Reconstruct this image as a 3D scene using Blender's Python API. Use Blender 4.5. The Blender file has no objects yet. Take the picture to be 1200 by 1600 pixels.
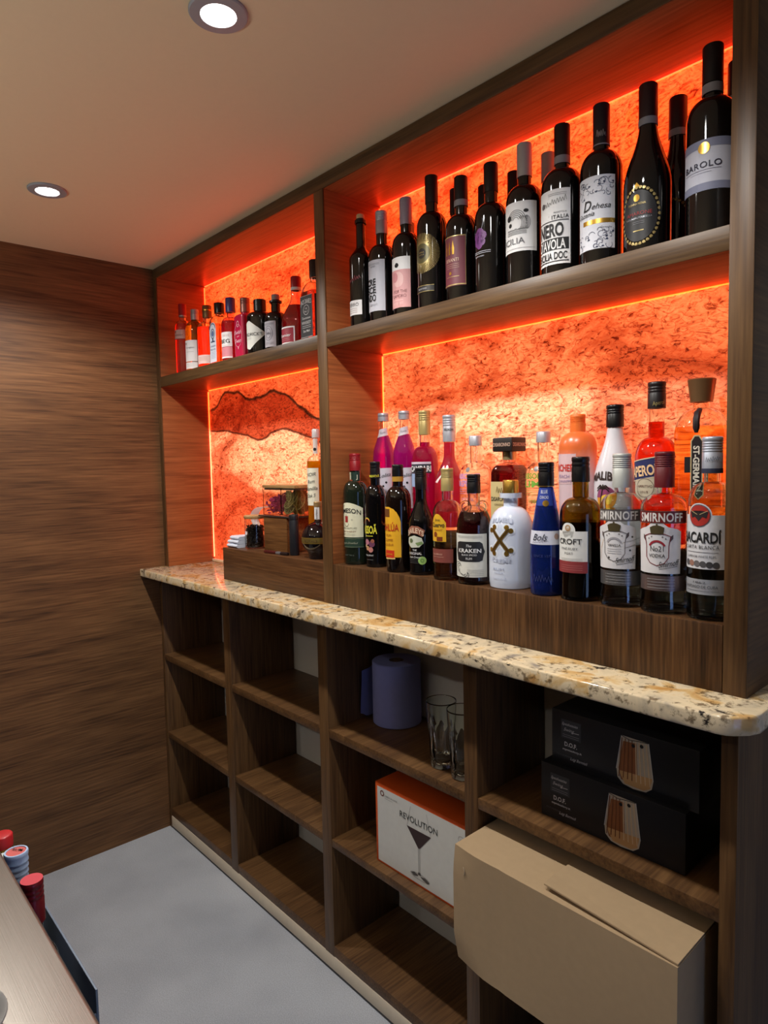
import bpy, bmesh, math, random
from mathutils import Vector, Matrix
random.seed(7)
PI = math.pi
sc = bpy.context.scene
COL = sc.collection

# ------------------------------------------------------------------ helpers
def lin(c):
    out = []
    for v in c[:3]:
        v = v / 255.0
        out.append(v / 12.92 if v <= 0.04045 else ((v + 0.055) / 1.055) ** 2.4)
    return (out[0], out[1], out[2], 1.0)

def new_mat(name):
    m = bpy.data.materials.new(name); m.use_nodes = True
    nt = m.node_tree; nt.nodes.clear()
    o = nt.nodes.new('ShaderNodeOutputMaterial'); b = nt.nodes.new('ShaderNodeBsdfPrincipled')
    nt.links.new(b.outputs[0], o.inputs[0])
    return m, nt, b

_mc = {}
def mat(rgb, rough=0.5, metal=0.0, trans=0.0, ior=1.45, coat=0.0, emit=None, es=0.0, noise=0.06, sheen=0.0):
    key = (tuple(rgb), rough, metal, trans, ior, coat, emit, es, noise)
    if key in _mc: return _mc[key]
    m, nt, b = new_mat('paint_%03d' % len(_mc))
    c = lin(rgb)
    b.inputs['Base Color'].default_value = c
    b.inputs['Roughness'].default_value = rough
    b.inputs['Metallic'].default_value = metal
    b.inputs['Transmission Weight'].default_value = trans
    b.inputs['IOR'].default_value = ior
    b.inputs['Coat Weight'].default_value = coat
    if emit:
        b.inputs['Emission Color'].default_value = lin(emit); b.inputs['Emission Strength'].default_value = es
    if trans == 0 and noise > 0 and not emit:
        t = nt.nodes.new('ShaderNodeTexCoord'); n = nt.nodes.new('ShaderNodeTexNoise')
        n.inputs['Scale'].default_value = 60; n.inputs['Detail'].default_value = 3
        nt.links.new(t.outputs['Object'], n.inputs['Vector'])
        mx = nt.nodes.new('ShaderNodeMix'); mx.data_type = 'RGBA'
        mx.inputs[6].default_value = c
        mx.inputs[7].default_value = (c[0]*(1-2*noise), c[1]*(1-2*noise), c[2]*(1-2*noise), 1)
        nt.links.new(n.outputs['Fac'], mx.inputs[0]); nt.links.new(mx.outputs[2], b.inputs['Base Color'])
    _mc[key] = m
    return m

def glass(rgb=(250, 255, 252), rough=0.0, ior=1.47):
    return mat(rgb, rough, 0, 1.0, ior)

def ramp(nt, stops, interp='LINEAR'):
    r = nt.nodes.new('ShaderNodeValToRGB'); r.color_ramp.interpolation = interp
    e = r.color_ramp.elements
    while len(e) > len(stops): e.remove(e[-1])
    while len(e) < len(stops): e.new(0.5)
    for i, (p, c) in enumerate(stops):
        e[i].position = p; e[i].color = lin(c)
    return r

def nd(nt, t, **kw):
    n = nt.nodes.new('ShaderNode' + t)
    for k, v in kw.items(): setattr(n, k, v)
    return n

def wood(name, dark, mid, light, axis='X', rough=0.42, scale=1.0, bump=0.15):
    """stained oak: grain runs along the given axis"""
    m, nt, b = new_mat(name); L = nt.links.new
    tc = nd(nt, 'TexCoord'); oi = nd(nt, 'ObjectInfo')
    off = nd(nt, 'VectorMath', operation='SCALE'); off.inputs[0].default_value = (3.1, 5.7, 4.3)
    L(oi.outputs['Random'], off.inputs['Scale'])
    add = nd(nt, 'VectorMath', operation='ADD'); L(tc.outputs['Object'], add.inputs[0]); L(off.outputs[0], add.inputs[1])
    mp = nd(nt, 'Mapping'); s = [11*scale]*3; s['XYZ'.index(axis)] = 1.1*scale
    mp.inputs['Scale'].default_value = s; L(add.outputs[0], mp.inputs['Vector'])
    n1 = nd(nt, 'TexNoise'); n1.inputs['Scale'].default_value = 1.0; n1.inputs['Detail'].default_value = 3; n1.inputs['Distortion'].default_value = 1.2
    L(mp.outputs[0], n1.inputs['Vector'])
    mul = nd(nt, 'Math', operation='MULTIPLY'); mul.inputs[1].default_value = 5.0; L(n1.outputs['Fac'], mul.inputs[0])
    fr = nd(nt, 'Math', operation='PINGPONG'); fr.inputs[1].default_value = 1.0; L(mul.outputs[0], fr.inputs[0])
    mp2 = nd(nt, 'Mapping'); s2 = [170*scale]*3; s2['XYZ'.index(axis)] = 7*scale
    mp2.inputs['Scale'].default_value = s2; L(add.outputs[0], mp2.inputs['Vector'])
    n2 = nd(nt, 'TexNoise'); n2.inputs['Scale'].default_value = 1.0; n2.inputs['Detail'].default_value = 4; L(mp2.outputs[0], n2.inputs['Vector'])
    mix = nd(nt, 'Mix'); mix.inputs[0].default_value = 0.8
    L(fr.outputs[0], mix.inputs[2]); L(n2.outputs['Fac'], mix.inputs[3])
    r = ramp(nt, [(0.2, dark), (0.47, mid), (0.78, light)]); L(mix.outputs[0], r.inputs[0])
    L(r.outputs[0], b.inputs['Base Color'])
    b.inputs['Roughness'].default_value = rough; b.inputs['Specular IOR Level'].default_value = 0.3
    bp = nd(nt, 'Bump'); bp.inputs['Strength'].default_value = bump; bp.inputs['Distance'].default_value = 0.002
    L(mix.outputs[0], bp.inputs['Height']); L(bp.outputs[0], b.inputs['Normal'])
    return m

# ------------------------------------------------------------------ objects
def link(o, parent=None):
    COL.objects.link(o)
    if parent is not None: o.parent = parent
    return o

def tag(o, label=None, cat=None, group=None, kind=None):
    if label: o['label'] = label
    if cat: o['category'] = cat
    if group: o['group'] = group
    if kind: o['kind'] = kind
    return o

def thing(name, label, cat, loc=(0, 0, 0), rz=0, group=None):
    o = bpy.data.objects.new(name, None); o.empty_display_size = 0.05
    o.location = loc; o.rotation_euler = (0, 0, rz); link(o)
    return tag(o, label, cat, group)

def obj(name, bm, mats, parent=None, smooth=35, label=None):
    me = bpy.data.meshes.new(name)
    bm.normal_update(); bm.to_mesh(me); bm.free()
    if not isinstance(mats, (list, tuple)): mats = [mats]
    for m in mats: me.materials.append(m)
    if smooth:
        for p in me.polygons: p.use_smooth = True
        me.set_sharp_from_angle(angle=math.radians(smooth))
    o = bpy.data.objects.new(name, me); link(o, parent)
    if label: o['label'] = label
    return o

def box(bm, x0, x1, y0, y1, z0, z1, mi=0, bev=0.0):
    vs = [bm.verts.new(p) for p in ((x0,y0,z0),(x1,y0,z0),(x1,y1,z0),(x0,y1,z0),(x0,y0,z1),(x1,y0,z1),(x1,y1,z1),(x0,y1,z1))]
    fs = [bm.faces.new([vs[i] for i in f]) for f in ((0,3,2,1),(4,5,6,7),(0,1,5,4),(1,2,6,5),(2,3,7,6),(3,0,4,7))]
    for f in fs: f.material_index = mi
    if bev:
        es = list({e for f in fs for e in f.edges})
        r = bmesh.ops.bevel(bm, geom=es, offset=bev, segments=2, affect='EDGES', profile=0.5)
        for f in r['faces']: f.material_index = mi
    return fs

def bx(name, x0, x1, y0, y1, z0, z1, m, parent=None, bev=0.0015, label=None):
    bm = bmesh.new(); box(bm, x0, x1, y0, y1, z0, z1, 0, bev)
    return obj(name, bm, m, parent, label=label)

def sect(phi, n):
    if n <= 2.01: return 1.0
    c, s = abs(math.cos(phi)), abs(math.sin(phi))
    return (c**n + s**n) ** (-1.0/n)

def lathe(bm, prof, seg=32, mi=0, n=2, cx=0, cy=0, rot=0, flute=0, nf=None, sy=1.0, cap=True):
    """prof: list of (r, z[, n]); squareness n > 2 makes a rounded square section"""
    rings = []
    for p in prof:
        r, z = p[0], p[1]; nn = p[2] if len(p) > 2 else n
        if r <= 1e-6:
            rings.append([bm.verts.new((cx, cy, z))]); continue
        ring = []
        for k in range(seg):
            a = 2*PI*k/seg + (PI/seg if False else 0)
            rr = r*sect(a, nn)
            if flute and len(p) > 3: rr *= 1 - p[3]*(0.5+0.5*math.cos(a*flute))
            x, y = rr*math.cos(a), rr*math.sin(a)*sy
            if rot: x, y = x*math.cos(rot)-y*math.sin(rot), x*math.sin(rot)+y*math.cos(rot)
            ring.append(bm.verts.new((cx+x, cy+y, z)))
        rings.append(ring)
    for a, b in zip(rings, rings[1:]):
        if len(a) == 1 and len(b) == 1: continue
        for k in range(seg):
            k2 = (k+1) % seg
            if len(a) == 1: f = bm.faces.new((a[0], b[k2], b[k]))
            elif len(b) == 1: f = bm.faces.new((a[k], a[k2], b[0]))
            else: f = bm.faces.new((a[k], a[k2], b[k2], b[k]))
            f.material_index = mi
    return rings

def tube(bm, pts, r, seg=8, mi=0, closed=False):
    pts = [Vector(p) for p in pts]; n = len(pts); rings = []
    for i, p in enumerate(pts):
        a = pts[(i-1) % n] if (closed or i > 0) else p
        b = pts[(i+1) % n] if (closed or i < n-1) else p
        t = (b-a).normalized(); u = t.orthogonal().normalized()
        if rings:
            u = (prev - t*prev.dot(t)).normalized()
        prev = u; v = t.cross(u)
        rr = r[i] if isinstance(r, (list, tuple)) else r
        rings.append([bm.verts.new(p + (u*math.cos(2*PI*k/seg)+v*math.sin(2*PI*k/seg))*rr) for k in range(seg)])
    m = n if closed else n-1
    for i in range(m):
        a, b = rings[i], rings[(i+1) % n]
        for k in range(seg):
            f = bm.faces.new((a[k], a[(k+1) % seg], b[(k+1) % seg], b[k])); f.material_index = mi
    if not closed:
        bm.faces.new(list(reversed(rings[0]))).material_index = mi; bm.faces.new(rings[-1]).material_index = mi

# ------------------------------------------------------------------ printing on labels
_tc = {}
def text2d(s, bold=0.0, shear=0.0, space=1.0):
    key = (s, bold, shear, space)
    if key in _tc: return _tc[key]
    cu = bpy.data.curves.new('t', 'FONT'); cu.body = s; cu.size = 1.0; cu.resolution_u = 3
    cu.offset = bold; cu.shear = shear; cu.space_character = space; cu.fill_mode = 'FRONT'
    o = bpy.data.objects.new('t', cu); COL.objects.link(o)
    dg = bpy.context.evaluated_depsgraph_get(); dg.update()
    e = o.evaluated_get(dg); me = e.to_mesh()
    vs = [(v.co.x, v.co.y) for v in me.vertices]; fs = [tuple(p.vertices) for p in me.polygons]
    e.to_mesh_clear(); bpy.data.objects.remove(o); bpy.data.curves.remove(cu)
    _tc[key] = (vs, fs)
    return vs, fs

class Print:
    """collects flat artwork (s to the right, t up) and lays it on a surface map(s, t, lift)"""
    def __init__(self, fmap, step=0.004, stepz=None):
        self.bm = bmesh.new(); self.f = fmap; self.mats = []; self.step = step; self.stepz = stepz; self.layer = 0
    def mi(self, m):
        if m not in self.mats: self.mats.append(m)
        return self.mats.index(m)
    def _put(self, vs, fs, m, lift):
        t = bmesh.new()
        V = [t.verts.new((x, y, 0)) for x, y in vs]
        for f in fs:
            try: t.faces.new([V[i] for i in f])
            except ValueError: pass
        bmesh.ops.triangulate(t, faces=[f for f in t.faces if len(f.verts) > 4])
        xs = [v[0] for v in vs]; ys = [v[1] for v in vs]
        if self.step:
            k = math.floor(min(xs)/self.step)+1
            while k*self.step < max(xs):
                bmesh.ops.bisect_plane(t, geom=t.verts[:]+t.edges[:]+t.faces[:], plane_co=(k*self.step, 0, 0), plane_no=(1, 0, 0)); k += 1
        if self.stepz:
            k = math.floor(min(ys)/self.stepz)+1
            while k*self.stepz < max(ys):
                bmesh.ops.bisect_plane(t, geom=t.verts[:]+t.edges[:]+t.faces[:], plane_co=(0, k*self.stepz, 0), plane_no=(0, 1, 0)); k += 1
        t.verts.index_update()
        W = [self.bm.verts.new(self.f(v.co.x, v.co.y, lift)) for v in t.verts]
        i = self.mi(m)
        for f in t.faces:
            q = [W[v.index] for v in f.verts]
            if f.normal.z < 0: q.reverse()
            try: g = self.bm.faces.new(q); g.material_index = i
            except ValueError: pass
        t.free()
    def up(self, layer):
        return 0.0004 + 0.0003*layer
    def poly(self, pts, m, layer=1):
        a = sum(pts[i][0]*pts[(i+1) % len(pts)][1]-pts[(i+1) % len(pts)][0]*pts[i][1] for i in range(len(pts)))
        if a < 0: pts = pts[::-1]
        self._put(pts, [tuple(range(len(pts)))], m, self.up(layer)); return self
    def rect(self, s0, s1, t0, t1, m, layer=0):
        return self.poly([(s0, t0), (s1, t0), (s1, t1), (s0, t1)], m, layer)
    def disc(self, s, t, r, m, layer=1, ry=None, n=24):
        ry = ry or r
        return self.poly([(s+r*math.cos(2*PI*k/n), t+ry*math.sin(2*PI*k/n)) for k in range(n)], m, layer)
    def ring(self, s, t, r, w, m, layer=2, ry=None, n=28, a0=0, a1=2*PI):
        ry = ry or r
        for k in range(n):
            a, b = a0+(a1-a0)*k/n, a0+(a1-a0)*(k+1)/n
            self.poly([(s+r*math.cos(a), t+ry*math.sin(a)), (s+r*math.cos(b), t+ry*math.sin(b)),
                       (s+(r-w)*math.cos(b), t+(ry-w)*math.sin(b)), (s+(r-w)*math.cos(a), t+(ry-w)*math.sin(a))], m, layer)
        return self
    def line(self, pts, w, m, layer=2):
        for (a, b), (c, d) in zip(pts, pts[1:]):
            dx, dy = c-a, d-b; l = math.hypot(dx, dy) or 1; nx, ny = -dy/l*w/2, dx/l*w/2
            self.poly([(a-nx, b-ny), (c-nx, d-ny), (c+nx, d+ny), (a+nx, b+ny)], m, layer)
        return self
    def text(self, s, sx, ty, h, m, w=None, align='c', bold=0.0, shear=0.0, space=1.0, layer=3, rot=0, arc=0):
        """h = capital height, w = total width (stretches), (sx, ty) = centre"""
        vs, fs = text2d(s, bold, shear, space)
        if not vs: return self
        x0, x1 = min(v[0] for v in vs), max(v[0] for v in vs)
        ky = h/0.73
        kx = (w/(x1-x0)) if w else ky
        W = (x1-x0)*kx
        ox = {'c': -W/2, 'l': 0, 'r': -W}[align]
        out = []
        for x, y in vs:
            px, py = (x-x0)*kx+ox, y*ky-h/2
            if arc: py -= arc*(px*px)
            if rot: px, py = px*math.cos(rot)-py*math.sin(rot), px*math.sin(rot)+py*math.cos(rot)
            out.append((px+sx, py+ty))
        self._put(out, fs, m, self.up(layer)); return self
    def scribble(self, s0, s1, t, h, m, w=0.0006, n=9, slope=0, seed=1, layer=3):
        r = random.Random(seed); pts = []
        for k in range(n*2+1):
            u = k/(n*2)
            pts.append((s0+(s1-s0)*u, t+slope*(s1-s0)*u+(h*(0.5+0.5*r.random()) if k % 2 else -h*0.2*r.random())-h*0.4))
        return self.line(pts, w, m, layer)
    def lines(self, s0, s1, ts, m, w=0.0007, layer=2):
        for t in ts: self.line([(s0, t), (s1, t)], w, m, layer)
        return self
    def done(self, name, parent, label=None):
        return obj(name, self.bm, self.mats, parent, smooth=60, label=label)

# ------------------------------------------------------------------ bottles
def shoulder(r, nr, zb, za, kind, n=10):
    out = []
    for k in range(n+1):
        t = k/n
        if kind == 'round':
            a = t*PI/2; e = nr+(r-nr)*math.cos(a)**0.85; z = zb+(za-zb)*(math.sin(a)*0.72+t*0.28)
        elif kind == 'slope':
            e = nr+(r-nr)*(0.5+0.5*math.cos(PI*t)); z = zb+(za-zb)*t
        elif kind == 'dome':
            a = t*PI/2; e = nr+(r-nr)*math.cos(a); z = zb+(za-zb)*math.sin(a)
        elif kind == 'cone':
            e = nr+(r-nr)*(1-t); z = zb+(za-zb)*t
        out.append((e, z))
    return out

class Bottle:
    def __init__(self, label, X, Y, Z, r, h, nr, zb, za, kind='round', group=None, name='liquor_bottle', body=None, clear=None, liquid=None, level=None,
                 n=2, rz=0, seg=36, extra=None, base=0.005, sy=1.0, top=None):
        self.root = thing(name, label, 'bottle', (X, Y, Z), rz, group)
        self.r, self.h, self.n = r, h, n
        top = top or h-0.004
        prof = [(0, 0.004), (r*0.6, 0.003), (r*0.86, 0.0), (r*0.96, 0.0012), (r, base)]
        if not extra and zb > base+0.02: prof += [(r, base+0.004), (r, zb-0.005)]
        prof += extra if extra else []
        prof += [(e, z) for e, z in shoulder(r, nr, zb, za, kind)]
        prof += [(nr, za+0.004), (nr, za+(top-za)*0.5), (nr, top)]
        self.outer = [(p[0], p[1]) for p in prof[4:]]
        self.nr = nr; self.zb, self.za = zb, za
        def nn(z):
            if n <= 2: return 2
            if z <= zb: return n
            return 2 + (n-2)*max(0, 1-(z-zb)/(max(za-zb, 1e-4)))**1.2
        full = [(p[0], p[1], nn(p[1])) for p in prof]
        bm = bmesh.new()
        if clear:
            t = 0.0026
            inner = [(max(p[0]-t, 0.001), max(p[1], 0.009), nn(p[1])) for p in prof[4:]]
            inner = [(0, 0.009, nn(0)), (max(r*0.8-t, 0.001), 0.009, nn(0))]+inner
            lathe(bm, full, seg, n=n, sy=sy)
            bm2 = bmesh.new(); lathe(bm2, inner, seg, n=n, sy=sy)
            bmesh.ops.reverse_faces(bm2, faces=bm2.faces[:])
            me = bpy.data.meshes.new('tmp'); bm2.to_mesh(me); bm2.free(); bm.from_mesh(me); bpy.data.meshes.remove(me)
            # join the two walls at the lip
            bm.edges.ensure_lookup_table()
            be = [e for e in bm.edges if e.is_boundary]
            if be: bmesh.ops.bridge_loops(bm, edges=be)
            obj('glass_body', bm, clear, self.root, smooth=50)
            if liquid:
                lv = level or zb
                lp = []; prev = None
                for p in prof[4:]:
                    rr, zz = max(p[0]-t+0.0004, 0.0012), max(p[1], 0.0088)
                    if zz >= lv:
                        if prev: f = (lv-prev[1])/max(zz-prev[1], 1e-6); lp.append((prev[0]+(rr-prev[0])*f, lv, nn(lv)))
                        else: lp.append((rr, lv, nn(lv)))
                        break
                    lp.append((rr, zz, nn(zz))); prev = (rr, zz)
                lp = [(0, 0.0088, nn(0)), (max(r*0.8-t, 0.001), 0.0088, nn(0))]+lp+[(0, lv, nn(lv))]
                b3 = bmesh.new(); lathe(b3, lp, seg, n=n, sy=sy)
                obj('liquid', b3, liquid, self.root, smooth=50)
        else:
            lathe(bm, full+[(0, top, 2)], seg, n=n, sy=sy)
            obj('bottle_body', bm, body, self.root, smooth=50)
    def R(self, z):
        o = self.outer
        if z <= o[0][1]: return o[0][0]
        for (r0, z0), (r1, z1) in zip(o, o[1:]):
            if z0 <= z <= z1: return r0+(r1-r0)*((z-z0)/max(z1-z0, 1e-6))
        return o[-1][0]
    def cap(self, cl, cr, m, ridges=0, top=None, name='cap', z=None, rt=None, seg=28, n=2, label=None):
        h = self.h if z is None else z; b = h-cl; rt = rt or cr
        p = [(self.nr*0.7, b), (cr, b), (cr, b+0.001)]
        if ridges:
            zz = h-0.006
            k0 = b+cl*0.55
            st = (zz-k0)/ridges
            for k in range(ridges):
                z0 = k0+k*st
                p += [(cr, z0), (cr*0.95, z0+st*0.3), (cr*0.95, z0+st*0.5), (cr, z0+st*0.8)]
        p += [(rt, h-0.002), (rt*0.93, h-0.0004), (rt*0.85, h), (0, h)]
        bm = bmesh.new(); lathe(bm, p, seg, n=n)
        self.capo = obj(name, bm, m, self.root, smooth=40, label=label)
        return self.capo
    def band(self, z0, z1, r, m, name='neck_band', label=None):
        bm = bmesh.new(); lathe(bm, [(r-0.0008, z0), (r, z0), (r, z1), (r-0.0008, z1)], 28)
        return obj(name, bm, m, self.root, smooth=40, label=label)
    def pr(self, phi=0.0, taper=False, rr=None):
        """artwork wrapped on the glass, centred at angle phi (degrees) from the bottle's front"""
        p0 = math.radians(phi); R0 = rr or self.r
        def f(s, t, lift):
            R = (rr or self.R(t))+lift; a = p0+s/R0
            return (R*math.sin(a), -R*math.cos(a), t)
        return Print(f, 0.004, 0.006 if taper else None)
    def flat(self, d, rot=0.0):
        a = math.radians(rot); ca, sa = math.cos(a), math.sin(a)
        def f(s, t, lift):
            x, y = s, -(d+lift); return (x*ca-y*sa, x*sa+y*ca, t)
        return Print(f, None)

D2 = lambda deg, r: math.radians(deg)*r

# ------------------------------------------------------------------ materials
M_wx = wood('walnut_grain_x', (50, 34, 18), (78, 55, 31), (100, 74, 44), 'X')
M_wy = wood('walnut_grain_y', (55, 36, 20), (87, 60, 35), (112, 81, 49), 'Y')
M_wz = wood('walnut_grain_z', (54, 36, 21), (86, 60, 35), (110, 80, 48), 'Z')
M_lit_y = wood('niche_lit_grain_y', (106, 60, 32), (136, 80, 43), (158, 98, 56), 'Y')  # unit's wood, lighter and redder: the panels' glow is put into its colour
M_lit_x = wood('niche_lit_grain_x', (106, 60, 32), (136, 80, 43), (158, 98, 56), 'X')  # same glow-lightened wood with the grain lengthwise
M_riser = wood('riser_grain_z', (40, 25, 14), (74, 49, 28), (108, 75, 44), 'Z', scale=1.4)
M_riserx = wood('riser_grain_x', (44, 27, 15), (76, 48, 27), (104, 70, 41), 'X', scale=1.2)
M_wall = wood('wall_panel_grain', (56, 37, 22), (96, 66, 40), (124, 88, 55), 'Y', rough=0.5, scale=0.9)
M_crate = wood('crate_grain', (58, 36, 19), (96, 62, 33), (128, 88, 50), 'X', scale=1.3)
M_lidwood = wood('lid_wood', (120, 88, 52), (158, 122, 78), (186, 150, 104), 'X', scale=2)
M_white = mat((235, 235, 232), 0.6)
M_ink = mat((22, 22, 24), 0.6, noise=0)
M_gold = mat((214, 170, 78), 0.28, 0.9)
M_goldp = mat((176, 156, 100), 0.35, 0.4)
M_silver = mat((170, 174, 184), 0.3, 0.8)
M_greycap = mat((176, 178, 186), 0.38, 0.45)
M_black = mat((16, 15, 17), 0.3)
M_blackm = mat((20, 18, 20), 0.45)
M_wine = mat((9, 8, 9), 0.06, coat=0.3, noise=0)
M_glass = glass()
M_water = mat((255, 255, 255), 0.0, 0, 1.0, 1.34)

def granite():
    m, nt, b = new_mat('granite'); L = nt.links.new
    tc = nd(nt, 'TexCoord')
    n0 = nd(nt, 'TexNoise'); n0.inputs['Scale'].default_value = 13; n0.inputs['Detail'].default_value = 7; n0.inputs['Distortion'].default_value = 1.3
    L(tc.outputs['Object'], n0.inputs['Vector'])
    r0 = ramp(nt, [(0.28, (150, 140, 128)), (0.42, (214, 196, 164)), (0.52, (228, 208, 172)), (0.6, (214, 178, 122)), (0.72, (196, 146, 84))]); L(n0.outputs['Fac'], r0.inputs[0])
    n1 = nd(nt, 'TexNoise'); n1.inputs['Scale'].default_value = 55; n1.inputs['Detail'].default_value = 5; n1.inputs['Roughness'].default_value = 0.65
    L(tc.outputs['Object'], n1.inputs['Vector'])
    r1 = ramp(nt, [(0.36, (120, 108, 98)), (0.46, (255, 255, 255))]); L(n1.outputs['Fac'], r1.inputs[0])
    mx = nd(nt, 'Mix', data_type='RGBA', blend_type='MULTIPLY'); mx.inputs[0].default_value = 0.85
    L(r0.outputs[0], mx.inputs[6]); L(r1.outputs[0], mx.inputs[7])
    n2 = nd(nt, 'TexNoise'); n2.inputs['Scale'].default_value = 26; n2.inputs['Detail'].default_value = 7; n2.inputs['Roughness'].default_value = 0.7; n2.inputs['Distortion'].default_value = 0.6
    mp = nd(nt, 'Mapping'); mp.inputs['Location'].default_value = (5, 3, 2); L(tc.outputs['Object'], mp.inputs[0]); L(mp.outputs[0], n2.inputs['Vector'])
    r2 = ramp(nt, [(0.60, (0, 0, 0)), (0.66, (255, 255, 255))]); L(n2.outputs['Fac'], r2.inputs[0])
    mx2 = nd(nt, 'Mix', data_type='RGBA'); mx2.inputs[7].default_value = lin((38, 32, 32))
    L(r2.outputs[0], mx2.inputs[0]); L(mx.outputs[2], mx2.inputs[6])
    L(mx2.outputs[2], b.inputs['Base Color']); b.inputs['Roughness'].default_value = 0.12
    return m
M_granite = granite()

def onyx(name, tint_rgb, glow, veins=False):
    """translucent stone sheet, lit from behind by red-orange LEDs"""
    m, nt, b = new_mat(name); L = nt.links.new
    tc = nd(nt, 'TexCoord')
    mp = nd(nt, 'Mapping'); mp.inputs['Scale'].default_value = (1.0, 1.0, 1.9); mp.inputs['Rotation'].default_value = (0, 0.12, 0)
    L(tc.outputs['Object'], mp.inputs[0])
    n0 = nd(nt, 'TexNoise'); n0.inputs['Scale'].default_value = 3.2; n0.inputs['Detail'].default_value = 9; n0.inputs['Roughness'].default_value = 0.68; n0.inputs['Distortion'].default_value = 0.8
    L(mp.outputs[0], n0.inputs['Vector'])
    r0 = ramp(nt, [(0.3, (150, 84, 58)), (0.41, (204, 138, 104)), (0.5, (236, 190, 156)), (0.6, (244, 206, 174)), (0.72, (216, 162, 126))]); L(n0.outputs['Fac'], r0.inputs[0])
    n1 = nd(nt, 'TexNoise'); n1.inputs['Scale'].default_value = 46; n1.inputs['Detail'].default_value = 4; n1.inputs['Roughness'].default_value = 0.7; n1.inputs['Distortion'].default_value = 1.4
    L(mp.outputs[0], n1.inputs['Vector'])
    r1 = ramp(nt, [(0.34, (128, 70, 50)), (0.46, (236, 218, 204)), (0.6, (255, 255, 255))]); L(n1.outputs['Fac'], r1.inputs[0])
    mx = nd(nt, 'Mix', data_type='RGBA', blend_type='MULTIPLY'); mx.inputs[0].default_value = 1.0
    L(r0.outputs[0], mx.inputs[6]); L(r1.outputs[0], mx.inputs[7])
    # thin crackle
    n3 = nd(nt, 'TexNoise'); n3.inputs['Scale'].default_value = 9; n3.inputs['Detail'].default_value = 6; n3.inputs['Distortion'].default_value = 1.8
    L(mp.outputs[0], n3.inputs['Vector'])
    r3 = ramp(nt, [(0.485, (255, 255, 255)), (0.5, (150, 74, 48)), (0.515, (255, 255, 255))]); L(n3.outputs['Fac'], r3.inputs[0])
    mx3 = nd(nt, 'Mix', data_type='RGBA', blend_type='MULTIPLY'); mx3.inputs[0].default_value = 0.75
    L(mx.outputs[2], mx3.inputs[6]); L(r3.outputs[0], mx3.inputs[7])
    colour = mx3.outputs[2]
    if veins:
        # two dark seams wander across the sheet, rust-coloured stone between them, a browner patch low on the left
        sx = nd(nt, 'SeparateXYZ'); L(tc.outputs['Object'], sx.inputs[0])
        nz = nd(nt, 'TexNoise'); nz.inputs['Scale'].default_value = 16; nz.inputs['Detail'].default_value = 6; L(tc.outputs['Object'], nz.inputs['Vector'])
        def seam(pts, amp):
            cu = nd(nt, 'FloatCurve'); c = cu.mapping.curves[0]
            while len(c.points) < len(pts): c.points.new(0.5, 0.5)
            for q, pt in zip(c.points, pts): q.location = (pt[0], pt[1]-1.0)
            cu.mapping.update(); L(sx.outputs[0], cu.inputs['Value'])
            s1 = nd(nt, 'Math', operation='SUBTRACT'); L(sx.outputs[2], s1.inputs[0]); L(cu.outputs[0], s1.inputs[1])
            s2 = nd(nt, 'Math', operation='MULTIPLY_ADD'); s2.inputs[1].default_value = amp; L(nz.outputs['Fac'], s2.inputs[0]); L(s1.outputs[0], s2.inputs[2])
            s3 = nd(nt, 'Math', operation='SUBTRACT'); s3.inputs[1].default_value = 1.0+amp*0.5; L(s2.outputs[0], s3.inputs[0])
            return s3.outputs[0]
        def step(d, lo, hi, c_lo, c_hi):
            mr = nd(nt, 'MapRange'); mr.inputs[1].default_value = lo; mr.inputs[2].default_value = hi; L(d, mr.inputs[0])
            r = ramp(nt, [(0, c_lo), (1, c_hi)]); L(mr.outputs[0], r.inputs[0]); return r.outputs[0]
        def line(d, w, c):
            mr = nd(nt, 'MapRange'); mr.inputs[1].default_value = -0.02; mr.inputs[2].default_value = 0.02; L(d, mr.inputs[0])
            r = ramp(nt, [(0.5-w*25, (255, 255, 255)), (0.5-w*8, c), (0.5+w*8, c), (0.5+w*25, (255, 255, 255))]); L(mr.outputs[0], r.inputs[0]); return r.outputs[0]
        def times(col, other, f=1.0):
            m2 = nd(nt, 'Mix', data_type='RGBA', blend_type='MULTIPLY'); m2.inputs[0].default_value = f; L(col, m2.inputs[6]); L(other, m2.inputs[7]); return m2.outputs[2]
        up_ = seam([(0.0, 1.655), (0.07, 1.659), (0.15, 1.712), (0.26, 1.709), (0.32, 1.680), (0.46, 1.684), (0.51, 1.690), (0.77, 1.575), (1.0, 1.54)], 0.03)
        lo_ = seam([(0.0, 1.578), (0.12, 1.573), (0.31, 1.546), (0.40, 1.528), (0.55, 1.556), (0.66, 1.534), (0.77, 1.504), (1.0, 1.47)], 0.02)
        pa_ = seam([(0.0, 1.42), (0.18, 1.409), (0.37, 1.344), (0.53, 1.335), (1.0, 1.25)], 0.05)
        colour = times(colour, step(up_, -0.004, 0.004, (255, 255, 255), (236, 196, 178)))
        band_lo = step(lo_, -0.003, 0.003, (255, 255, 255), (178, 112, 92))
        inv = step(up_, -0.006, 0.002, (0, 0, 0), (255, 255, 255))
        m3 = nd(nt, 'Mix', data_type='RGBA'); L(inv, m3.inputs[0]); L(band_lo, m3.inputs[6]); m3.inputs[7].default_value = (1, 1, 1, 1)
        colour = times(colour, m3.outputs[2])
        colour = times(colour, step(pa_, -0.012, 0.012, (208, 150, 128), (255, 255, 255)))
        colour = times(colour, line(up_, 0.0085, (56, 46, 44)), 0.95); colour = times(colour, line(lo_, 0.0060, (84, 70, 66)), 0.9)
    L(colour, b.inputs['Base Color'])
    tint = nd(nt, 'Mix', data_type='RGBA', blend_type='MULTIPLY'); tint.inputs[0].default_value = 1.0
    tint.inputs[7].default_value = tint_rgb
    L(colour, tint.inputs[6]); L(tint.outputs[2], b.inputs['Emission Color'])
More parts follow.
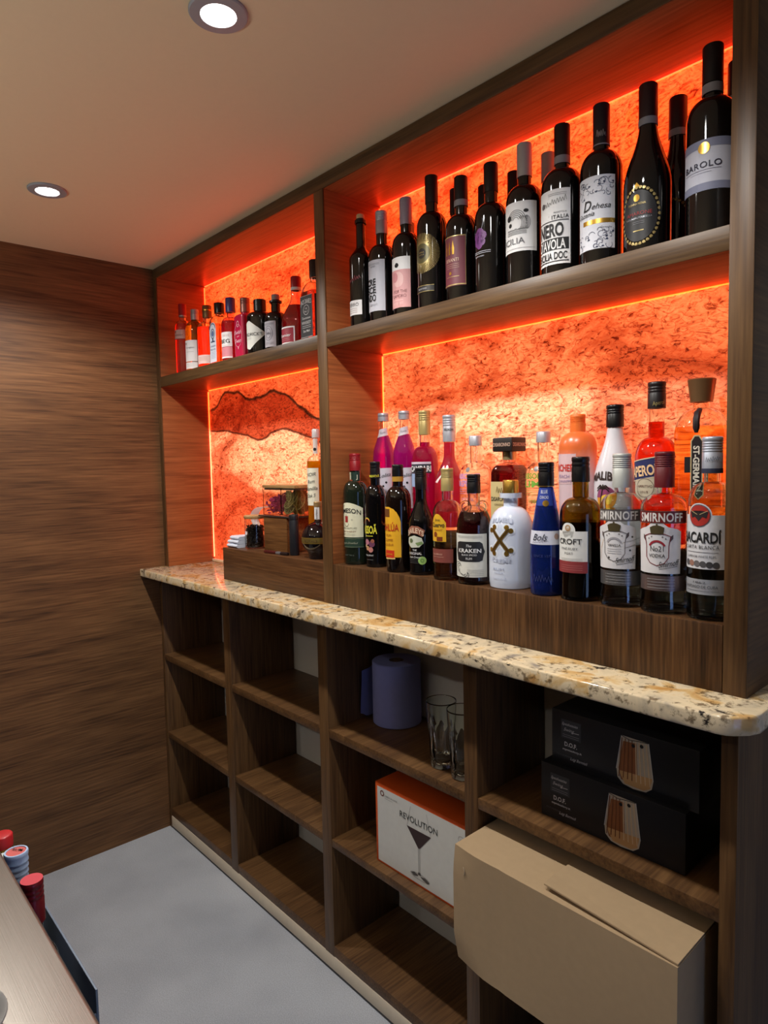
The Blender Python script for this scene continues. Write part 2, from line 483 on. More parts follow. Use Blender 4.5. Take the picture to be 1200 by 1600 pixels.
    b.inputs['Emission Strength'].default_value = glow
    b.inputs['Roughness'].default_value = 0.32
    return m
TU, TL = (1.0, 0.13, 0.018, 1), (1.0, 0.315, 0.14, 1)
GU, GLO = 2.6, 1.6
M_onyx_up = onyx('backlit_onyx_red', TU, GU); M_onyx_lo = onyx('backlit_onyx_orange', TL, GLO); M_onyx_v = onyx('backlit_onyx_veined', TL, GLO, True)
M_led_up = mat((255, 255, 255), 0.5, emit=(255, 42, 5), es=13.0); M_led_lo = mat((255, 255, 255), 0.5, emit=(255, 58, 12), es=13.0)

# ------------------------------------------------------------------ the room
ZC = 2.185; HG = 1.0478
def struct(name, bm, m): return tag(obj(name, bm, m), kind='structure')
def sbox(name, a, m, bev=0): 
    bm = bmesh.new(); box(bm, *a, 0, bev); return struct(name, bm, m)

def floor_mat():
    m, nt, b = new_mat('grey_vinyl'); L = nt.links.new
    tc = nd(nt, 'TexCoord'); n = nd(nt, 'TexNoise'); n.inputs['Scale'].default_value = 420; n.inputs['Detail'].default_value = 2
    L(tc.outputs['Object'], n.inputs['Vector'])
    r = ramp(nt, [(0.32, (164, 169, 177)), (0.5, (182, 187, 195)), (0.68, (200, 205, 213))]); L(n.outputs['Fac'], r.inputs[0])
    n2 = nd(nt, 'TexNoise'); n2.inputs['Scale'].default_value = 3; n2.inputs['Detail'].default_value = 4; L(tc.outputs['Object'], n2.inputs['Vector'])
    r2 = ramp(nt, [(0.35, (228, 228, 230)), (0.65, (255, 255, 255))]); L(n2.outputs['Fac'], r2.inputs[0])
    mx = nd(nt, 'Mix', data_type='RGBA', blend_type='MULTIPLY'); mx.inputs[0].default_value = 1
    L(r.outputs[0], mx.inputs[6]); L(r2.outputs[0], mx.inputs[7]); L(mx.outputs[2], b.inputs['Base Color'])
    b.inputs['Roughness'].default_value = 0.5
    return m
M_floor = floor_mat()
M_ceil = mat((222, 204, 170), 0.8, noise=0.02)
M_backwall = mat((226, 222, 214), 0.7, noise=0.02)
M_dark = mat((44, 34, 28), 0.7)
XR, YF = 4.2, -3.2
sbox('floor', (-0.1, XR+0.1, YF-0.1, 0.35, -0.1, 0), M_floor)
sbox('ceiling', (-0.1, XR+0.1, YF-0.1, 0.35, ZC, ZC+0.1), M_ceil)
sbox('wall_left', (-0.1, 0, YF-0.1, 0.35, 0, ZC), M_wall)
sbox('wall_back', (0, XR, 0.2265, 0.35, 0, ZC), M_backwall)
sbox('wall_right', (XR, XR+0.1, YF-0.1, 0.35, 0, ZC), M_dark)
sbox('wall_front', (0, XR, YF-0.1, YF, 0, ZC), M_dark)
# pale kick board and dark cove under the base unit
sbox('baseboard_back', (0.022, 2.0920, -0.0262, -0.003, 0.009, 0.0505), mat((226, 212, 188), 0.6), 0.001)
sbox('trim_1', (0.022, 2.0920, -0.0245, -0.004, 0.0, 0.0085), mat((70, 70, 70), 0.6))

# ------------------------------------------------------------------ base shelving unit
LF, LB = -0.0258, 0.2235
sA, sA2, sB, sB2, sC, sC2 = 0.7057, 0.6813, 0.3935, 0.3715, 0.0819, 0.0515
base = thing('base_shelving', 'dark oak open shelving unit with four bays beneath the granite worktop', 'shelving', (0, 0, 0))
divs = [(0.001, 0.0215), (0.4974, 0.5466), (1.0313, 1.0729), (1.5608, 1.5979), (2.0927, 2.118)]
divs = [(0.001, 0.0215), (0.500, 0.544), (1.0313, 1.0729), (1.5608, 1.5979), (2.0927, 2.118)]
for i, (a, b) in enumerate(divs):
    bx('divider' if 0 < i < 4 else 'side_panel', a, b, LF, LB, 0.0 if i in (0, 4) else sC2-0.002, 1.0180, M_wy if False else M_wz, base, 0.0012)
bays = [(divs[i][1], divs[i+1][0]) for i in range(4)]
for a, b in bays:
    for z0, z1 in ((sA2, sA), (sB2, sB)):
        bx('shelf', a-0.0005, b+0.0005, LF+0.001, LB, z0, z1, M_wy, base, 0.0012)
bx('bottom_board', divs[0][1]-0.0005, divs[4][0]+0.0005, LF+0.0005, LB, sC2, sC, M_wy, base, 0.0012)

# ------------------------------------------------------------------ granite worktop
def worktop():
    t = 0.0292
    out = [(0.002, -0.0998), (2.112, -0.0998), (2.126, -0.0965), (2.135, -0.090), (2.150, -0.073), (2.1545, -0.064), (2.156, -0.05), (2.156, 0.2255), (0.002, 0.2255)]
    bm = bmesh.new()
    lo = [bm.verts.new((x, y, HG-t)) for x, y in out]; hi = [bm.verts.new((x, y, HG)) for x, y in out]
    ft = bm.faces.new(hi); fb = bm.faces.new(lo[::-1])
    for i in range(len(out)):
        j = (i+1) % len(out); bm.faces.new((lo[i], lo[j], hi[j], hi[i]))
    es = list(ft.edges)+list(fb.edges)
    bmesh.ops.bevel(bm, geom=es, offset=0.004, segments=3, affect='EDGES', profile=0.5)
    o = obj('granite_worktop', bm, M_granite, smooth=50)
    tag(o, 'long polished cream and gold granite worktop running over the dark base shelving', 'worktop')
worktop()

# ------------------------------------------------------------------ upper shelving
UZ = HG+0.0002
zr, zs1, zs0 = 2.1476, 1.7387, 1.7771
UB = 0.2145
up = thing('upper_shelving', 'dark oak back-bar shelving with glowing orange stone backs, standing on the granite', 'shelving', (0, 0, 0))
def board(name, x0, x1, z0, z1, y1, face, edge, y0=0.0):
    """board with a darker solid-oak edge band along its front; niche faces take the glow-lightened wood"""
    p = bx(name, x0, x1, y0+0.0042, y1, z0, z1, face, up, 0.0008)
    bx('edge_band', x0, x1, y0, y0+0.0040, z0, z1, edge, p, 0.0010, 'darker front edge band')
board('side_panel', 0.001, 0.0279, UZ, zr-0.0002, UB, M_lit_y, M_wz)
board('divider', 1.0336, 1.0742, UZ, zr-0.0002, UB, M_lit_y, M_wz)
board('side_panel', 2.0834, 2.1192, UZ, zr-0.0002, UB, M_wy, M_wz)
board('top_board', 0.001, 2.1192, zr, 2.1838, UB, M_lit_x, M_wx)
UBAY = [(0.0279, 1.0336), (1.0742, 2.0834)]
for i, (a, b) in enumerate(UBAY):
    board('shelf', a-0.0004, b+0.0004, zs1, zs0, 0.1995, M_lit_x, M_wx, 0.0006)
    for z0, z1, mm in ((UZ+0.001, (zs0+zs1)/2-0.0003, M_onyx_v if i == 0 else M_onyx_lo), ((zs0+zs1)/2+0.0003, zr-0.001, M_onyx_up)):
        bm = bmesh.new(); box(bm, a+0.001, b-0.001, 0.2, 0.212, z0, z1)
        obj('stone_panel', bm, mm, up, label='stone panel glowing from behind' if i else ('dark-seamed stone panel glowing from behind' if z0 < 1.3 else 'red-glowing stone panel'))
    for z0, z1, M_led in ((UZ+0.006 if i == 0 else 1.2585, zs1, M_led_lo), (zs0, zr, M_led_up)):
        for x0, x1 in ((a+0.0002, a+0.0022), (b-0.0022, b-0.0002)):
            bx('led_strip', x0, x1, 0.1966, 0.1996, z0+0.012, z1-0.006, M_led, up, 0, label='glowing orange light strip')
        bx('led_strip', a+0.006, b-0.006, 0.1966, 0.1996, z1-0.0022, z1-0.0004, M_led, up, 0, label='glowing orange light strip')
bx('bead', 0.0285, 0.47, 0.188, 0.1995, UZ+0.0005, UZ+0.011, mat((226, 206, 170), 0.5), up, 0.002, label='pale bead along the foot of the stone panel')

# risers that lift the bottles
ris = thing('bottle_riser', 'dark oak stepped plinth under the two rows of liquor bottles, right of the divider', 'riser', (0, 0, 0))
PS, ST, ZB = 1.158, 1.258, 1.157
bx('lower_step', 1.0752, 2.0824, 0.001, 0.1985, UZ+0.0003, PS, M_riser, ris)
bx('upper_step', 1.0752, 2.0824, 0.1085, 0.1985, PS+0.0002, ST, M_riserx, ris)
tag(bx('garnish_riser', 0.468, 1.0326, 0.001, 0.187, UZ+0.0003, ZB, M_riserx), 'dark wooden plinth block on the granite under the garnish jars', 'riser')
# ------------------------------------------------------------------ wine bottles on the top shelf
ZS = zs0+0.0003; ZP = PS+0.0003; ZT = ST+0.0003
GW, GWB = 'wine bottles on the upper right shelf', 'wine bottles standing behind the front row'
GL, GF, GB = 'spirit bottles on the upper left shelf', 'bottles in the front row on the lower step', 'bottles in the back row on the upper step'
C = mat
paper = C((226, 226, 226), 0.6); paperg = C((186, 188, 198), 0.6); ink = M_ink; blueink = C((52, 58, 84), 0.6, noise=0)

def wine(label, X, Y, r, h, capm, cl=0.058, cr=None, kind='round', nr=0.0138, zb=None, za=None, ridges=0, group=GW, band=None, body=None):
    zb = zb or h-0.118; za = za or h-0.083
    b = Bottle(label, X, Y, ZS, r, h, nr, zb, za, kind, group, 'wine_bottle', body=body or M_wine, base=0.004)
    b.cap(cl, cr or 0.0152, capm, ridges, name='capsule')
    if band: b.band(h-cl-0.012 if band is True else band[0], h-cl if band is True else band[1], (cr or 0.0152)+0.0003, C((150, 150, 156), 0.6), 'neck_band', 'grey paper neck strip')
    return b

# 1 slim bottle with stopper
b = Bottle('slim black wine bottle with bare cork and low white label, leftmost on its shelf', 1.153, 0.060, ZS, 0.0315, 0.286, 0.0118, 0.178, 0.215, 'slope', GW, 'wine_bottle', body=M_wine)
b.cap(0.014, 0.0105, C((196, 168, 124), 0.8), name='cork', z=0.294); b.band(0.270, 0.2785, 0.0150, M_black, 'lip')
p = b.pr(4); p.rect(-0.026, 0.0245, 0.034, 0.071, paper); p.text('FERRO', -0.001, 0.060, 0.009, ink, 0.034); p.lines(-0.018, 0.012, (0.050, 0.045, 0.040), C((150, 120, 120), 0.6), 0.0008)
p.done('label', b.root)
p = b.pr(10); p.scribble(-0.016, 0.018, 0.122, 0.012, C((132, 52, 62), 0.5), 0.0012, 6, 0.25, 4); p.done('script_mark', b.root, 'dull red script mark')
# 2
b = wine('wine bottle with pale grey label of stacked bold black capitals', 1.228, 0.065, 0.0346, 0.281, M_greycap, 0.056, ridges=5)
p = b.pr(6); R = b.r; p.rect(-0.034, D2(52, R), 0.030, 0.155, paperg)
for k, t in enumerate(('CRE', 'SCE', 'NDO')): p.text(t, -0.0075, 0.1015-k*0.0192, 0.0166, ink, 0.031, bold=0.03)
p.lines(-0.02, 0.018, (0.146, 0.1435), C((120, 122, 130), 0.6), 0.0007); p.text('ROSSO', 0.0, 0.1385, 0.0035, ink); p.lines(-0.02, 0.012, (0.047, 0.044), C((120, 122, 130), 0.6), 0.0006)
p.done('label', b.root)
# 3
b = wine('wine bottle with white and dusty pink label and lilac grey capsule', 1.316, 0.065, 0.0348, 0.287, C((168, 166, 184), 0.35, 0.3), 0.064)
p = b.pr(3); R = b.r; p.rect(-0.035, D2(57, R), 0.022, 0.141, paper); p.rect(-0.035, D2(57, R), 0.022, 0.111, C((206, 154, 154), 0.6), 1)
p.poly([(-0.006, 0.118), (0.001, 0.116), (0.006, 0.121), (0.004, 0.126), (-0.002, 0.128), (-0.007, 0.123)], ink, 2)
p.disc(0.004, 0.088, 0.014, C((220, 178, 176), 0.6), 2, 0.018); p.disc(-0.006, 0.094, 0.009, C((192, 130, 134), 0.6), 3, 0.012)
p.text('FOR THE', 0.008, 0.060, 0.0075, C((110, 62, 66), 0.6, noise=0), 0.036); p.text('LAMORO', 0.006, 0.0495, 0.0075, C((110, 62, 66), 0.6, noise=0), 0.036); p.lines(-0.012, 0.016, (0.040, 0.034, 0.031), C((232, 200, 196), 0.6), 0.0008)
p.done('label', b.root)
# 4 sunburst
b = wine('tall black wine bottle with a gold sunburst printed on the glass', 1.402, 0.065, 0.0351, 0.310, M_blackm, 0.062)
p = b.pr(6); sx, sz = -0.004, 0.129
p.disc(sx, sz, 0.026, C((92, 86, 56), 0.4, 0.3), 0); 
for k in range(84):
    a = 2*PI*k/84; w = 0.028; r0, r1 = 0.022, 0.045
    p.poly([(sx+r0*math.cos(a-w), sz+r0*math.sin(a-w)), (sx+r1*math.cos(a-w*0.35), sz+r1*math.sin(a-w*0.35)), (sx+r1*math.cos(a+w*0.35), sz+r1*math.sin(a+w*0.35)), (sx+r0*math.cos(a+w), sz+r0*math.sin(a+w))], M_goldp, 1)
p.disc(sx, sz, 0.0115, C((30, 28, 24), 0.5), 2); p.text('TERRA', sx, sz+0.002, 0.003, M_goldp, 0.016, layer=4); p.text('ANTICA', sx, sz-0.0035, 0.003, M_goldp, 0.016, layer=4)
p.done('label', b.root); p = b.pr(6); p.rect(-0.03, 0.026, 0.0425, 0.056, C((34, 32, 32), 0.5), 0); p.lines(-0.03, 0.026, (0.0425, 0.056), M_goldp, 0.0009); p.text('PRIMITIVO', -0.004, 0.049, 0.0034, paperg, 0.026)
p.done('foot_strip', b.root)
# 5 maroon
b = wine('wine bottle with maroon label, gold borders and three gold flames', 1.492, 0.065, 0.0355, 0.279, M_blackm, 0.052, band=(0.214, 0.227))
p = b.pr(6); R = b.r; mar = C((104, 46, 58), 0.55); e = D2(50, R); p.rect(-0.034, e, 0.036, 0.144, mar); p.lines(-0.034, e, (0.1425, 0.0385), M_goldp, 0.0022); p.line([(e-0.001, 0.037), (e-0.001, 0.143)], 0.0008, M_goldp)
for k in range(3): x = -0.017+k*0.0095; p.poly([(x-0.0024, 0.104), (x+0.0024, 0.104), (x+0.0028, 0.118), (x, 0.134), (x-0.0028, 0.118)], M_gold, 2)
p.text('SERANTI', -0.002, 0.092, 0.0075, C((206, 176, 150), 0.5), 0.034); p.lines(-0.018, 0.016, (0.083, 0.079, 0.075), C((176, 140, 120), 0.5), 0.0007); p.disc(-0.006, 0.064, 0.0035, M_gold); p.lines(-0.018, 0.016, (0.056, ), M_goldp, 0.001)
p.done('label', b.root)
# 6 purple
b = wine('all-black wine bottle with a purple grape-bunch splash, on the upper right shelf', 1.576, 0.065, 0.0351, 0.279, M_blackm, 0.060)
p = b.pr(0); pur = C((112, 58, 122), 0.5); R = b.r
for x, z, q in ((0, 0.128, 0.011), (-0.008, 0.123, 0.010), (0.008, 0.123, 0.009), (0, 0.116, 0.012), (-0.007, 0.110, 0.009), (0.006, 0.110, 0.008), (-0.001, 0.104, 0.008)): p.disc(x-0.003, z, q, pur, 1)
p.line([(0.003, 0.137), (0.006, 0.150), (0.005, 0.158)], 0.0009, paperg); p.lines(-0.02, 0.022, (0.0905, 0.087), paperg, 0.0010); p.text('NEGROAMARO', -0.004, 0.081, 0.003, paperg, 0.024)
p.done('label', b.root)
# 7 fish
b = wine('wine bottle with white label of black line drawing and pale grey capsule', 1.662, 0.065, 0.0376, 0.288, C((186, 184, 182), 0.45, 0.2), 0.066)
p = b.pr(8); R = b.r; e = D2(66, R); p.rect(-0.04, e, 0.067, 0.164, paper)
for k in range(5): p.ring(0.0, 0.128, 0.020-k*0.0034, 0.0009, ink, a0=0.1, a1=PI-0.1)
for k in range(7): p.ring(0.003+k*0.0028, 0.122, 0.010, 0.0008, ink, a0=-1.2, a1=1.2, ry=0.014, n=12)
p.disc(-0.016, 0.134, 0.006, ink); p.disc(-0.013, 0.120, 0.0042, ink); p.disc(0.021, 0.1445, 0.005, ink, ry=0.0035); p.lines(-0.02, 0.022, (0.106, 0.1035, 0.101), ink, 0.0008)
p.scribble(-0.02, 0.02, 0.110, 0.004, ink, 0.0006, 16); p.text('BIANCO', 0.022, 0.122, 0.004, ink, 0.026, rot=-PI/2)
p.text('SICILIA', -0.011, 0.088, 0.0125, C((96, 96, 100), 0.6, noise=0), 0.058); p.lines(-0.03, e-0.004, (0.073, ), C((150, 150, 156), 0.6), 0.0006)
p.done('label', b.root)
# 8 
b = wine('wine bottle with white label of heavy black block capitals and grey neck strip', 1.750, 0.065, 0.0395, 0.291, M_blackm, 0.062, band=(0.217, 0.231))
p = b.pr(4); R = b.r; e = D2(51, R); p.rect(-0.042, e, 0.021, 0.160, paper)
p.text('ITALIA', 0.016, 0.1085, 0.0072, ink, 0.032, bold=0.02, space=1.2); p.text('PRODOTTO IN', 0.016, 0.1165, 0.003, ink, 0.024)
p.line([(-0.036, 0.1015), (e-0.003, 0.1015)], 0.0016, ink); p.text('NERO', -0.004, 0.0855, 0.0245, ink, 0.053, bold=0.03)
p.rect(-0.036, e-0.003, 0.0475, 0.0695, ink, 1); p.text("D'AVOLA", -0.003, 0.0585, 0.0185, paper, 0.058, bold=0.02, layer=3)
p.text('SICILIA DOC', -0.002, 0.0370, 0.0135, ink, 0.062, bold=0.02); p.line([(-0.036, 0.0265), (e-0.003, 0.0265)], 0.0018, ink)
p.scribble(-0.016, 0.028, 0.133, 0.010, ink, 0.0006, 9, 0.22, 3); p.disc(-0.021, 0.134, 0.0055, C((90, 84, 84), 0.6)); p.lines(-0.008, 0.028, (0.152, 0.149), C((130, 130, 136), 0.6), 0.0006)
p.done('label', b.root)
# 9 
b = wine('wine bottle with blue-grey vine scroll label and a gold band', 1.833, 0.065, 0.0376, 0.295, C((26, 26, 34), 0.35), 0.074, band=(0.2205, 0.2225))
p = b.pr(6); R = b.r; e = D2(62, R); p.rect(-0.038, e, 0.029, 0.158, C((210, 212, 220), 0.6)); rr = random.Random(5)
for k in range(46):
    top = k % 2 == 0; x = rr.uniform(-0.034, e-0.006); z = rr.uniform(0.122, 0.152) if top else rr.uniform(0.034, 0.062)
    a = rr.uniform(0, 6); p.ring(x, z, rr.uniform(0.003, 0.0065), 0.0008, blueink, a0=a, a1=a+rr.uniform(2.5, 5), n=10)
    if k % 3 == 0: p.disc(x+0.003, z-0.002, 0.0024, blueink, ry=0.0016, n=8)
p.text('D', -0.010, 0.108, 0.019, ink, 0.017, shear=0.3, bold=0.01); p.text('ehesa', 0.0155, 0.1045, 0.0105, ink, 0.033, shear=0.35); p.text('Gazania', -0.014, 0.0925, 0.0085, ink, 0.036, shear=0.35)
p.rect(-0.02, e, 0.0735, 0.0815, M_gold, 1); p.text('Garnacha', 0.024, 0.066, 0.0034, blueink, 0.02, shear=0.3)
p.done('label', b.root)
p = b.pr(28, rr=0.0156); p.scribble(-0.008, 0.008, 0.240, 0.012, M_silver, 0.0008, 5); p.done('neck_print', b.root)
# 10 and its twin behind
def burgundy(label, X, Y, r, h, g, capc, full):
    b = Bottle(label, X, Y, ZS, r, h, 0.0145, 0.118, 0.232, 'slope', g, 'wine_bottle', body=M_wine)
    b.cap(0.058, 0.0158, capc, name='capsule'); b.band(h-0.070, h-0.058, 0.0162, C((150, 150, 156), 0.6), 'neck_band', 'grey paper neck strip')
    p = b.pr(5, True); cz = 0.063
    if full: p.disc(0, cz, 0.031, C((30, 30, 33), 0.5), 0, 0.043)
    for k in range(34):
        a = 2*PI*k/34; x, z = 0.034*math.cos(a), cz+0.047*math.sin(a)
        p.poly([(x+0.0036*math.cos(a+1.1), z+0.0036*math.sin(a+1.1)), (x+0.001*math.cos(a), z+0.001*math.sin(a)), (x+0.0036*math.cos(a-1.1), z+0.0036*math.sin(a-1.1)), (x-0.0026*math.cos(a), z-0.0026*math.sin(a))], M_goldp, 2)
        p.ring(x, z, 0.0026, 0.0007, M_goldp, n=8)
    if full:
        p.disc(-0.003, 0.093, 0.005, M_gold, 2, 0.006); p.poly([(-0.009, 0.111), (0.003, 0.111), (-0.003, 0.119)], M_gold, 2); p.text('DONNA NOVA', -0.003, 0.083, 0.0036, M_goldp, 0.03)
        p.text('AMARONE', 0.0, 0.067, 0.0062, C((150, 40, 44), 0.5), 0.044); p.text('DELLA VALPOLICELLA', 0.0, 0.0595, 0.003, M_silver, 0.044); p.lines(-0.01, 0.010, (0.053, 0.050), C((110, 110, 116), 0.5), 0.0008); p.line([(-0.009, 0.038), (0.009, 0.038)], 0.0016, M_goldp)
    p.done('label', b.root); return b
burgundy('slope-shouldered black wine bottle with ornate gold oval frame and red lettering', 1.922, 0.065, 0.040, 0.293, GW, C((44, 22, 26), 0.4), True)
burgundy('slope-shouldered black wine bottle half hidden in the rear, beside the gold-seal bottle', 1.934, 0.155, 0.035, 0.298, GWB, C((48, 20, 24), 0.4), False)
# 12
b = wine('wine bottle with pale blue-grey label and gold seal, rightmost in front', 2.030, 0.065, 0.0392, 0.308, M_blackm, 0.060, band=(0.232, 0.246), cr=0.0158)
p = b.pr(4); R = b.r; e = D2(66, R); p.rect(-0.042, e, 0.071, 0.150, C((188, 190, 204), 0.6)); p.rect(-0.042, e, 0.071, 0.083, C((122, 126, 150), 0.6), 1); p.rect(-0.042, e, 0.137, 0.150, C((122, 126, 150), 0.6), 1)
p.disc(0.0008, 0.1365, 0.0088, M_gold, 3); p.text('BAROLO', -0.0035, 0.1115, 0.0098, C((40, 40, 60), 0.6, noise=0), 0.060, bold=0.01, space=1.1); p.lines(-0.034, 0.026, (0.103, ), C((110, 110, 130), 0.6), 0.0006); p.lines(-0.022, 0.012, (0.099, ), C((130, 130, 150), 0.6), 0.0005)
p.done('label', b.root)
# bottles behind
for lab, X, r, h, cm, bd in (('dark wine bottle with dull grey capsule peeping out behind the pink-labelled bottle', 1.232, 0.0334, 0.272, C((120, 116, 120), 0.4), None),
        ('dark wine bottle with grey capsule, hidden behind the sunburst bottle', 1.318, 0.034, 0.284, C((150, 148, 152), 0.4), None),
        ('dark wine bottle with black capsule, hidden behind the maroon label', 1.396, 0.034, 0.306, M_blackm, None),
        ('dark wine bottle with black capsule, hidden behind the purple splash', 1.484, 0.034, 0.286, M_blackm, None),
        ('dark wine bottle with black capsule, hidden behind the line-drawing label', 1.568, 0.035, 0.289, M_blackm, None),
        ('dark wine bottle with pale grey capsule, hidden behind the block-capital label', 1.657, 0.036, 0.298, C((168, 164, 166), 0.4), None),
        ('dark wine bottle with grey neck strip, hidden behind the gold-seal bottle', 2.034, 0.0327, 0.317, M_blackm, True)):
    wine(lab, X, 0.157, r, h, cm, group=GWB, band=bd)

# ------------------------------------------------------------------ spirits on the upper left shelf
b = Bottle('tall clear bottle of pink spirit with red cap, leftmost on the upper left shelf', 0.114, 0.060, ZS, 0.0296, 0.265, 0.0115, 0.170, 0.205, 'round', GL, clear=M_glass, liquid=C((236, 96, 84), 0.05, 0, 0.85, 1.35), level=0.19)
b.cap(0.046, 0.0142, C((150, 24, 34), 0.4)); b.band(0.217, 0.222, 0.0145, M_silver)
p = b.pr(20); p.rect(-0.026, D2(55, b.r), 0.130, 0.166, C((214, 176, 168), 0.5)); p.disc(-0.012, 0.159, 0.0045, C((150, 30, 34), 0.5)); p.text('RASPBERRY', 0.002, 0.146, 0.006, C((120, 40, 44), 0.5), 0.040); p.rect(-0.026, D2(55, b.r), 0.130, 0.1335, C((140, 40, 40), 0.5), 1); p.done('label', b.root)
b = Bottle('small green glass bottle with white label and grey screw cap on the upper left shelf', 0.212, 0.060, ZS, 0.036, 0.227, 0.0125, 0.145, 0.185, 'round', GL, clear=C((206, 220, 70), 0.02, 0, 1.0, 1.47), liquid=C((244, 242, 130), 0.02, 0, 1.0, 1.35), level=0.165)
b.cap(0.038, 0.0145, M_greycap, 4)
p = b.pr(16); e = D2(54, b.r); p.rect(-0.04, e, 0.036, 0.112, paper); p.rect(-0.04, e, 0.010, 0.033, paper); p.text('Sauvignon', 0.006, 0.086, 0.006, C((120, 120, 120), 0.6), 0.036, shear=0.2); p.lines(-0.01, 0.022, (0.070, 0.026, 0.020), C((150, 150, 150), 0.6), 0.0007); p.disc(-0.012, 0.100, 0.004, C((110, 96, 70), 0.5)); p.done('label', b.root)
b = Bottle('clear bottle of orange spirit with dull gold stopper on the upper left shelf', 0.307, 0.060, ZS, 0.0363, 0.223, 0.0145, 0.142, 0.165, 'dome', GL, clear=M_glass, liquid=C((252, 110, 30), 0.02, 0, 0.92, 1.35), level=0.145)
b.cap(0.042, 0.0165, C((122, 98, 62), 0.4, 0.5), label='dull gold stopper'); b.band(0.203, 0.2075, 0.0172, M_gold, 'collar')
p = b.pr(20); p.rect(-0.036, D2(52, b.r), 0.016, 0.046, C((226, 196, 190), 0.55)); p.lines(-0.012, 0.022, (0.038, 0.033, 0.028), C((170, 110, 100), 0.6), 0.0007); p.done('label', b.root)
b = Bottle('square clear gin bottle with tall white and blue arched label and black cap', 0.395, 0.060, ZS, 0.0275, 0.215, 0.0130, 0.150, 0.172, 'dome', GL, clear=M_glass, liquid=C((246, 190, 130), 0.02, 0, 1.0, 1.35), level=0.14, n=9)
b.cap(0.036, 0.0175, M_black)
p = b.flat(0.0275); wh = C((206, 212, 224), 0.55); p.poly([(-0.022, 0.012), (0.022, 0.012), (0.022, 0.124)]+[(0.022*math.cos(a*PI/10), 0.124+0.022*math.sin(a*PI/10)) for a in range(1, 10)]+[(-0.022, 0.124)], wh, 0)
p.ring(0, 0.108, 0.0135, 0.003, C((46, 58, 92), 0.5), ry=0.017); p.disc(0, 0.108, 0.0075, C((86, 104, 150), 0.5), 2, 0.010); p.ring(0, 0.122, 0.021, 0.003, C((46, 58, 92), 0.5), a0=0.15, a1=PI-0.15); p.rect(-0.004, 0.004, 0.082, 0.094, C((46, 58, 92), 0.5), 2); p.rect(-0.014, 0.014, 0.079, 0.083, C((46, 58, 92), 0.5), 2)
p.text('LONDON', 0, 0.066, 0.006, C((60, 76, 120), 0.5), 0.034); p.text('DRY GIN', 0, 0.055, 0.006, C((60, 76, 120), 0.5), 0.034); p.lines(-0.016, 0.016, (0.046, 0.041, 0.036, 0.031, 0.026), C((140, 150, 176), 0.5), 0.0009); p.done('label', b.root)
b = Bottle('round bottle of dark pink gin with blue cap and white label', 0.472, 0.060, ZS, 0.0323, 0.217, 0.0125, 0.128, 0.152, 'round', GL, clear=C((250, 214, 224), 0, 0, 1, 1.47), liquid=C((176, 34, 66), 0.05, 0, 0.6, 1.35), level=0.138)
b.cap(0.048, 0.0165, C((62, 62, 122), 0.35))
p = b.pr(18); e = D2(46, b.r); p.rect(-0.030, e, 0.052, 0.100, paper); p.rect(-0.030, e, 0.018, 0.0505, C((206, 130, 142), 0.55)); p.rect(-0.030, e, 0.014, 0.019, paper, 1); p.text('BEG', 0.0, 0.070, 0.0135, ink, 0.036, bold=0.01); p.lines(-0.012, 0.018, (0.090, 0.086, 0.056), C((190, 130, 136), 0.6), 0.0007); p.done('label', b.root)
b = Bottle('square-shouldered magenta bottle with white script and gold-pink cap', 0.566, 0.060, ZS, 0.0285, 0.198, 0.0130, 0.136, 0.146, 'dome', GL, body=C((176, 26, 66), 0.25, coat=0.4), n=9)
b.cap(0.046, 0.0160, C((150, 106, 96), 0.35, 0.6), 5)
p = b.flat(0.0285); wp = C((228, 176, 190), 0.5); p.ring(0, 0.112, 0.007, 0.0018, wp, ry=0.010); p.text('Swish', 0, 0.086, 0.013, wp, 0.040, shear=0.2, bold=0.01); p.text('and', 0, 0.073, 0.006, wp, 0.014, shear=0.2); p.text('Swan', 0, 0.059, 0.013, wp, 0.036, shear=0.2, bold=0.01); p.ring(0, 0.075, 0.024, 0.0009, wp, ry=0.036); p.poly([(-0.003, 0.038), (0.003, 0.038), (0, 0.031)], wp, 2); p.done('label', b.root)
b = Bottle('squat black apothecary gin bottle with pale diamond label on the upper left shelf', 0.656, 0.060, ZS, 0.0425, 0.175, 0.0165, 0.118, 0.136, 'dome', GL, body=M_wine)
b.cap(0.036, 0.0200, M_black)
p = b.pr(0); p.poly([(-0.045, 0.030), (-0.045, 0.090), (0.0, 0.104), (0.004, 0.104), (0.057, 0.066), (0.057, 0.060), (0.006, 0.016), (0.0, 0.016)], C((206, 208, 200), 0.6), 0); p.text("HENDRICK'S", 0.0085, 0.062, 0.0105, C((60, 60, 58), 0.6, noise=0), 0.079); p.lines(-0.02, 0.012, (0.051, 0.047), C((150, 150, 146), 0.6), 0.0007); p.done('label', b.root)
b = Bottle('dark brown apothecary gin bottle with cork stopper and grey engraved label', 0.746, 0.060, ZS, 0.0348, 0.160, 0.0140, 0.098, 0.120, 'round', GL, body=C((16, 12, 12), 0.06, noise=0))
b.cap(0.020, 0.0125, C((136, 124, 118), 0.7), name='cork', z=0.173); b.band(0.148, 0.1535, 0.0195, M_black, 'lip')
p = b.pr(14); e = D2(40, b.r); p.rect(-0.026, e, 0.011, 0.088, C((164, 162, 170), 0.6)); p.ring(-0.001, 0.052, 0.015, 0.0012, C((90, 90, 100), 0.6), ry=0.022); p.ring(-0.001, 0.052, 0.010, 0.0012, C((90, 90, 100), 0.6), ry=0.015); p.scribble(-0.008, 0.006, 0.052, 0.008, C((90, 90, 100), 0.6), 0.0009, 5); p.lines(-0.018, 0.018, (0.081, 0.078, 0.024, 0.020), C((110, 110, 120), 0.6), 0.0009); p.done('label', b.root)
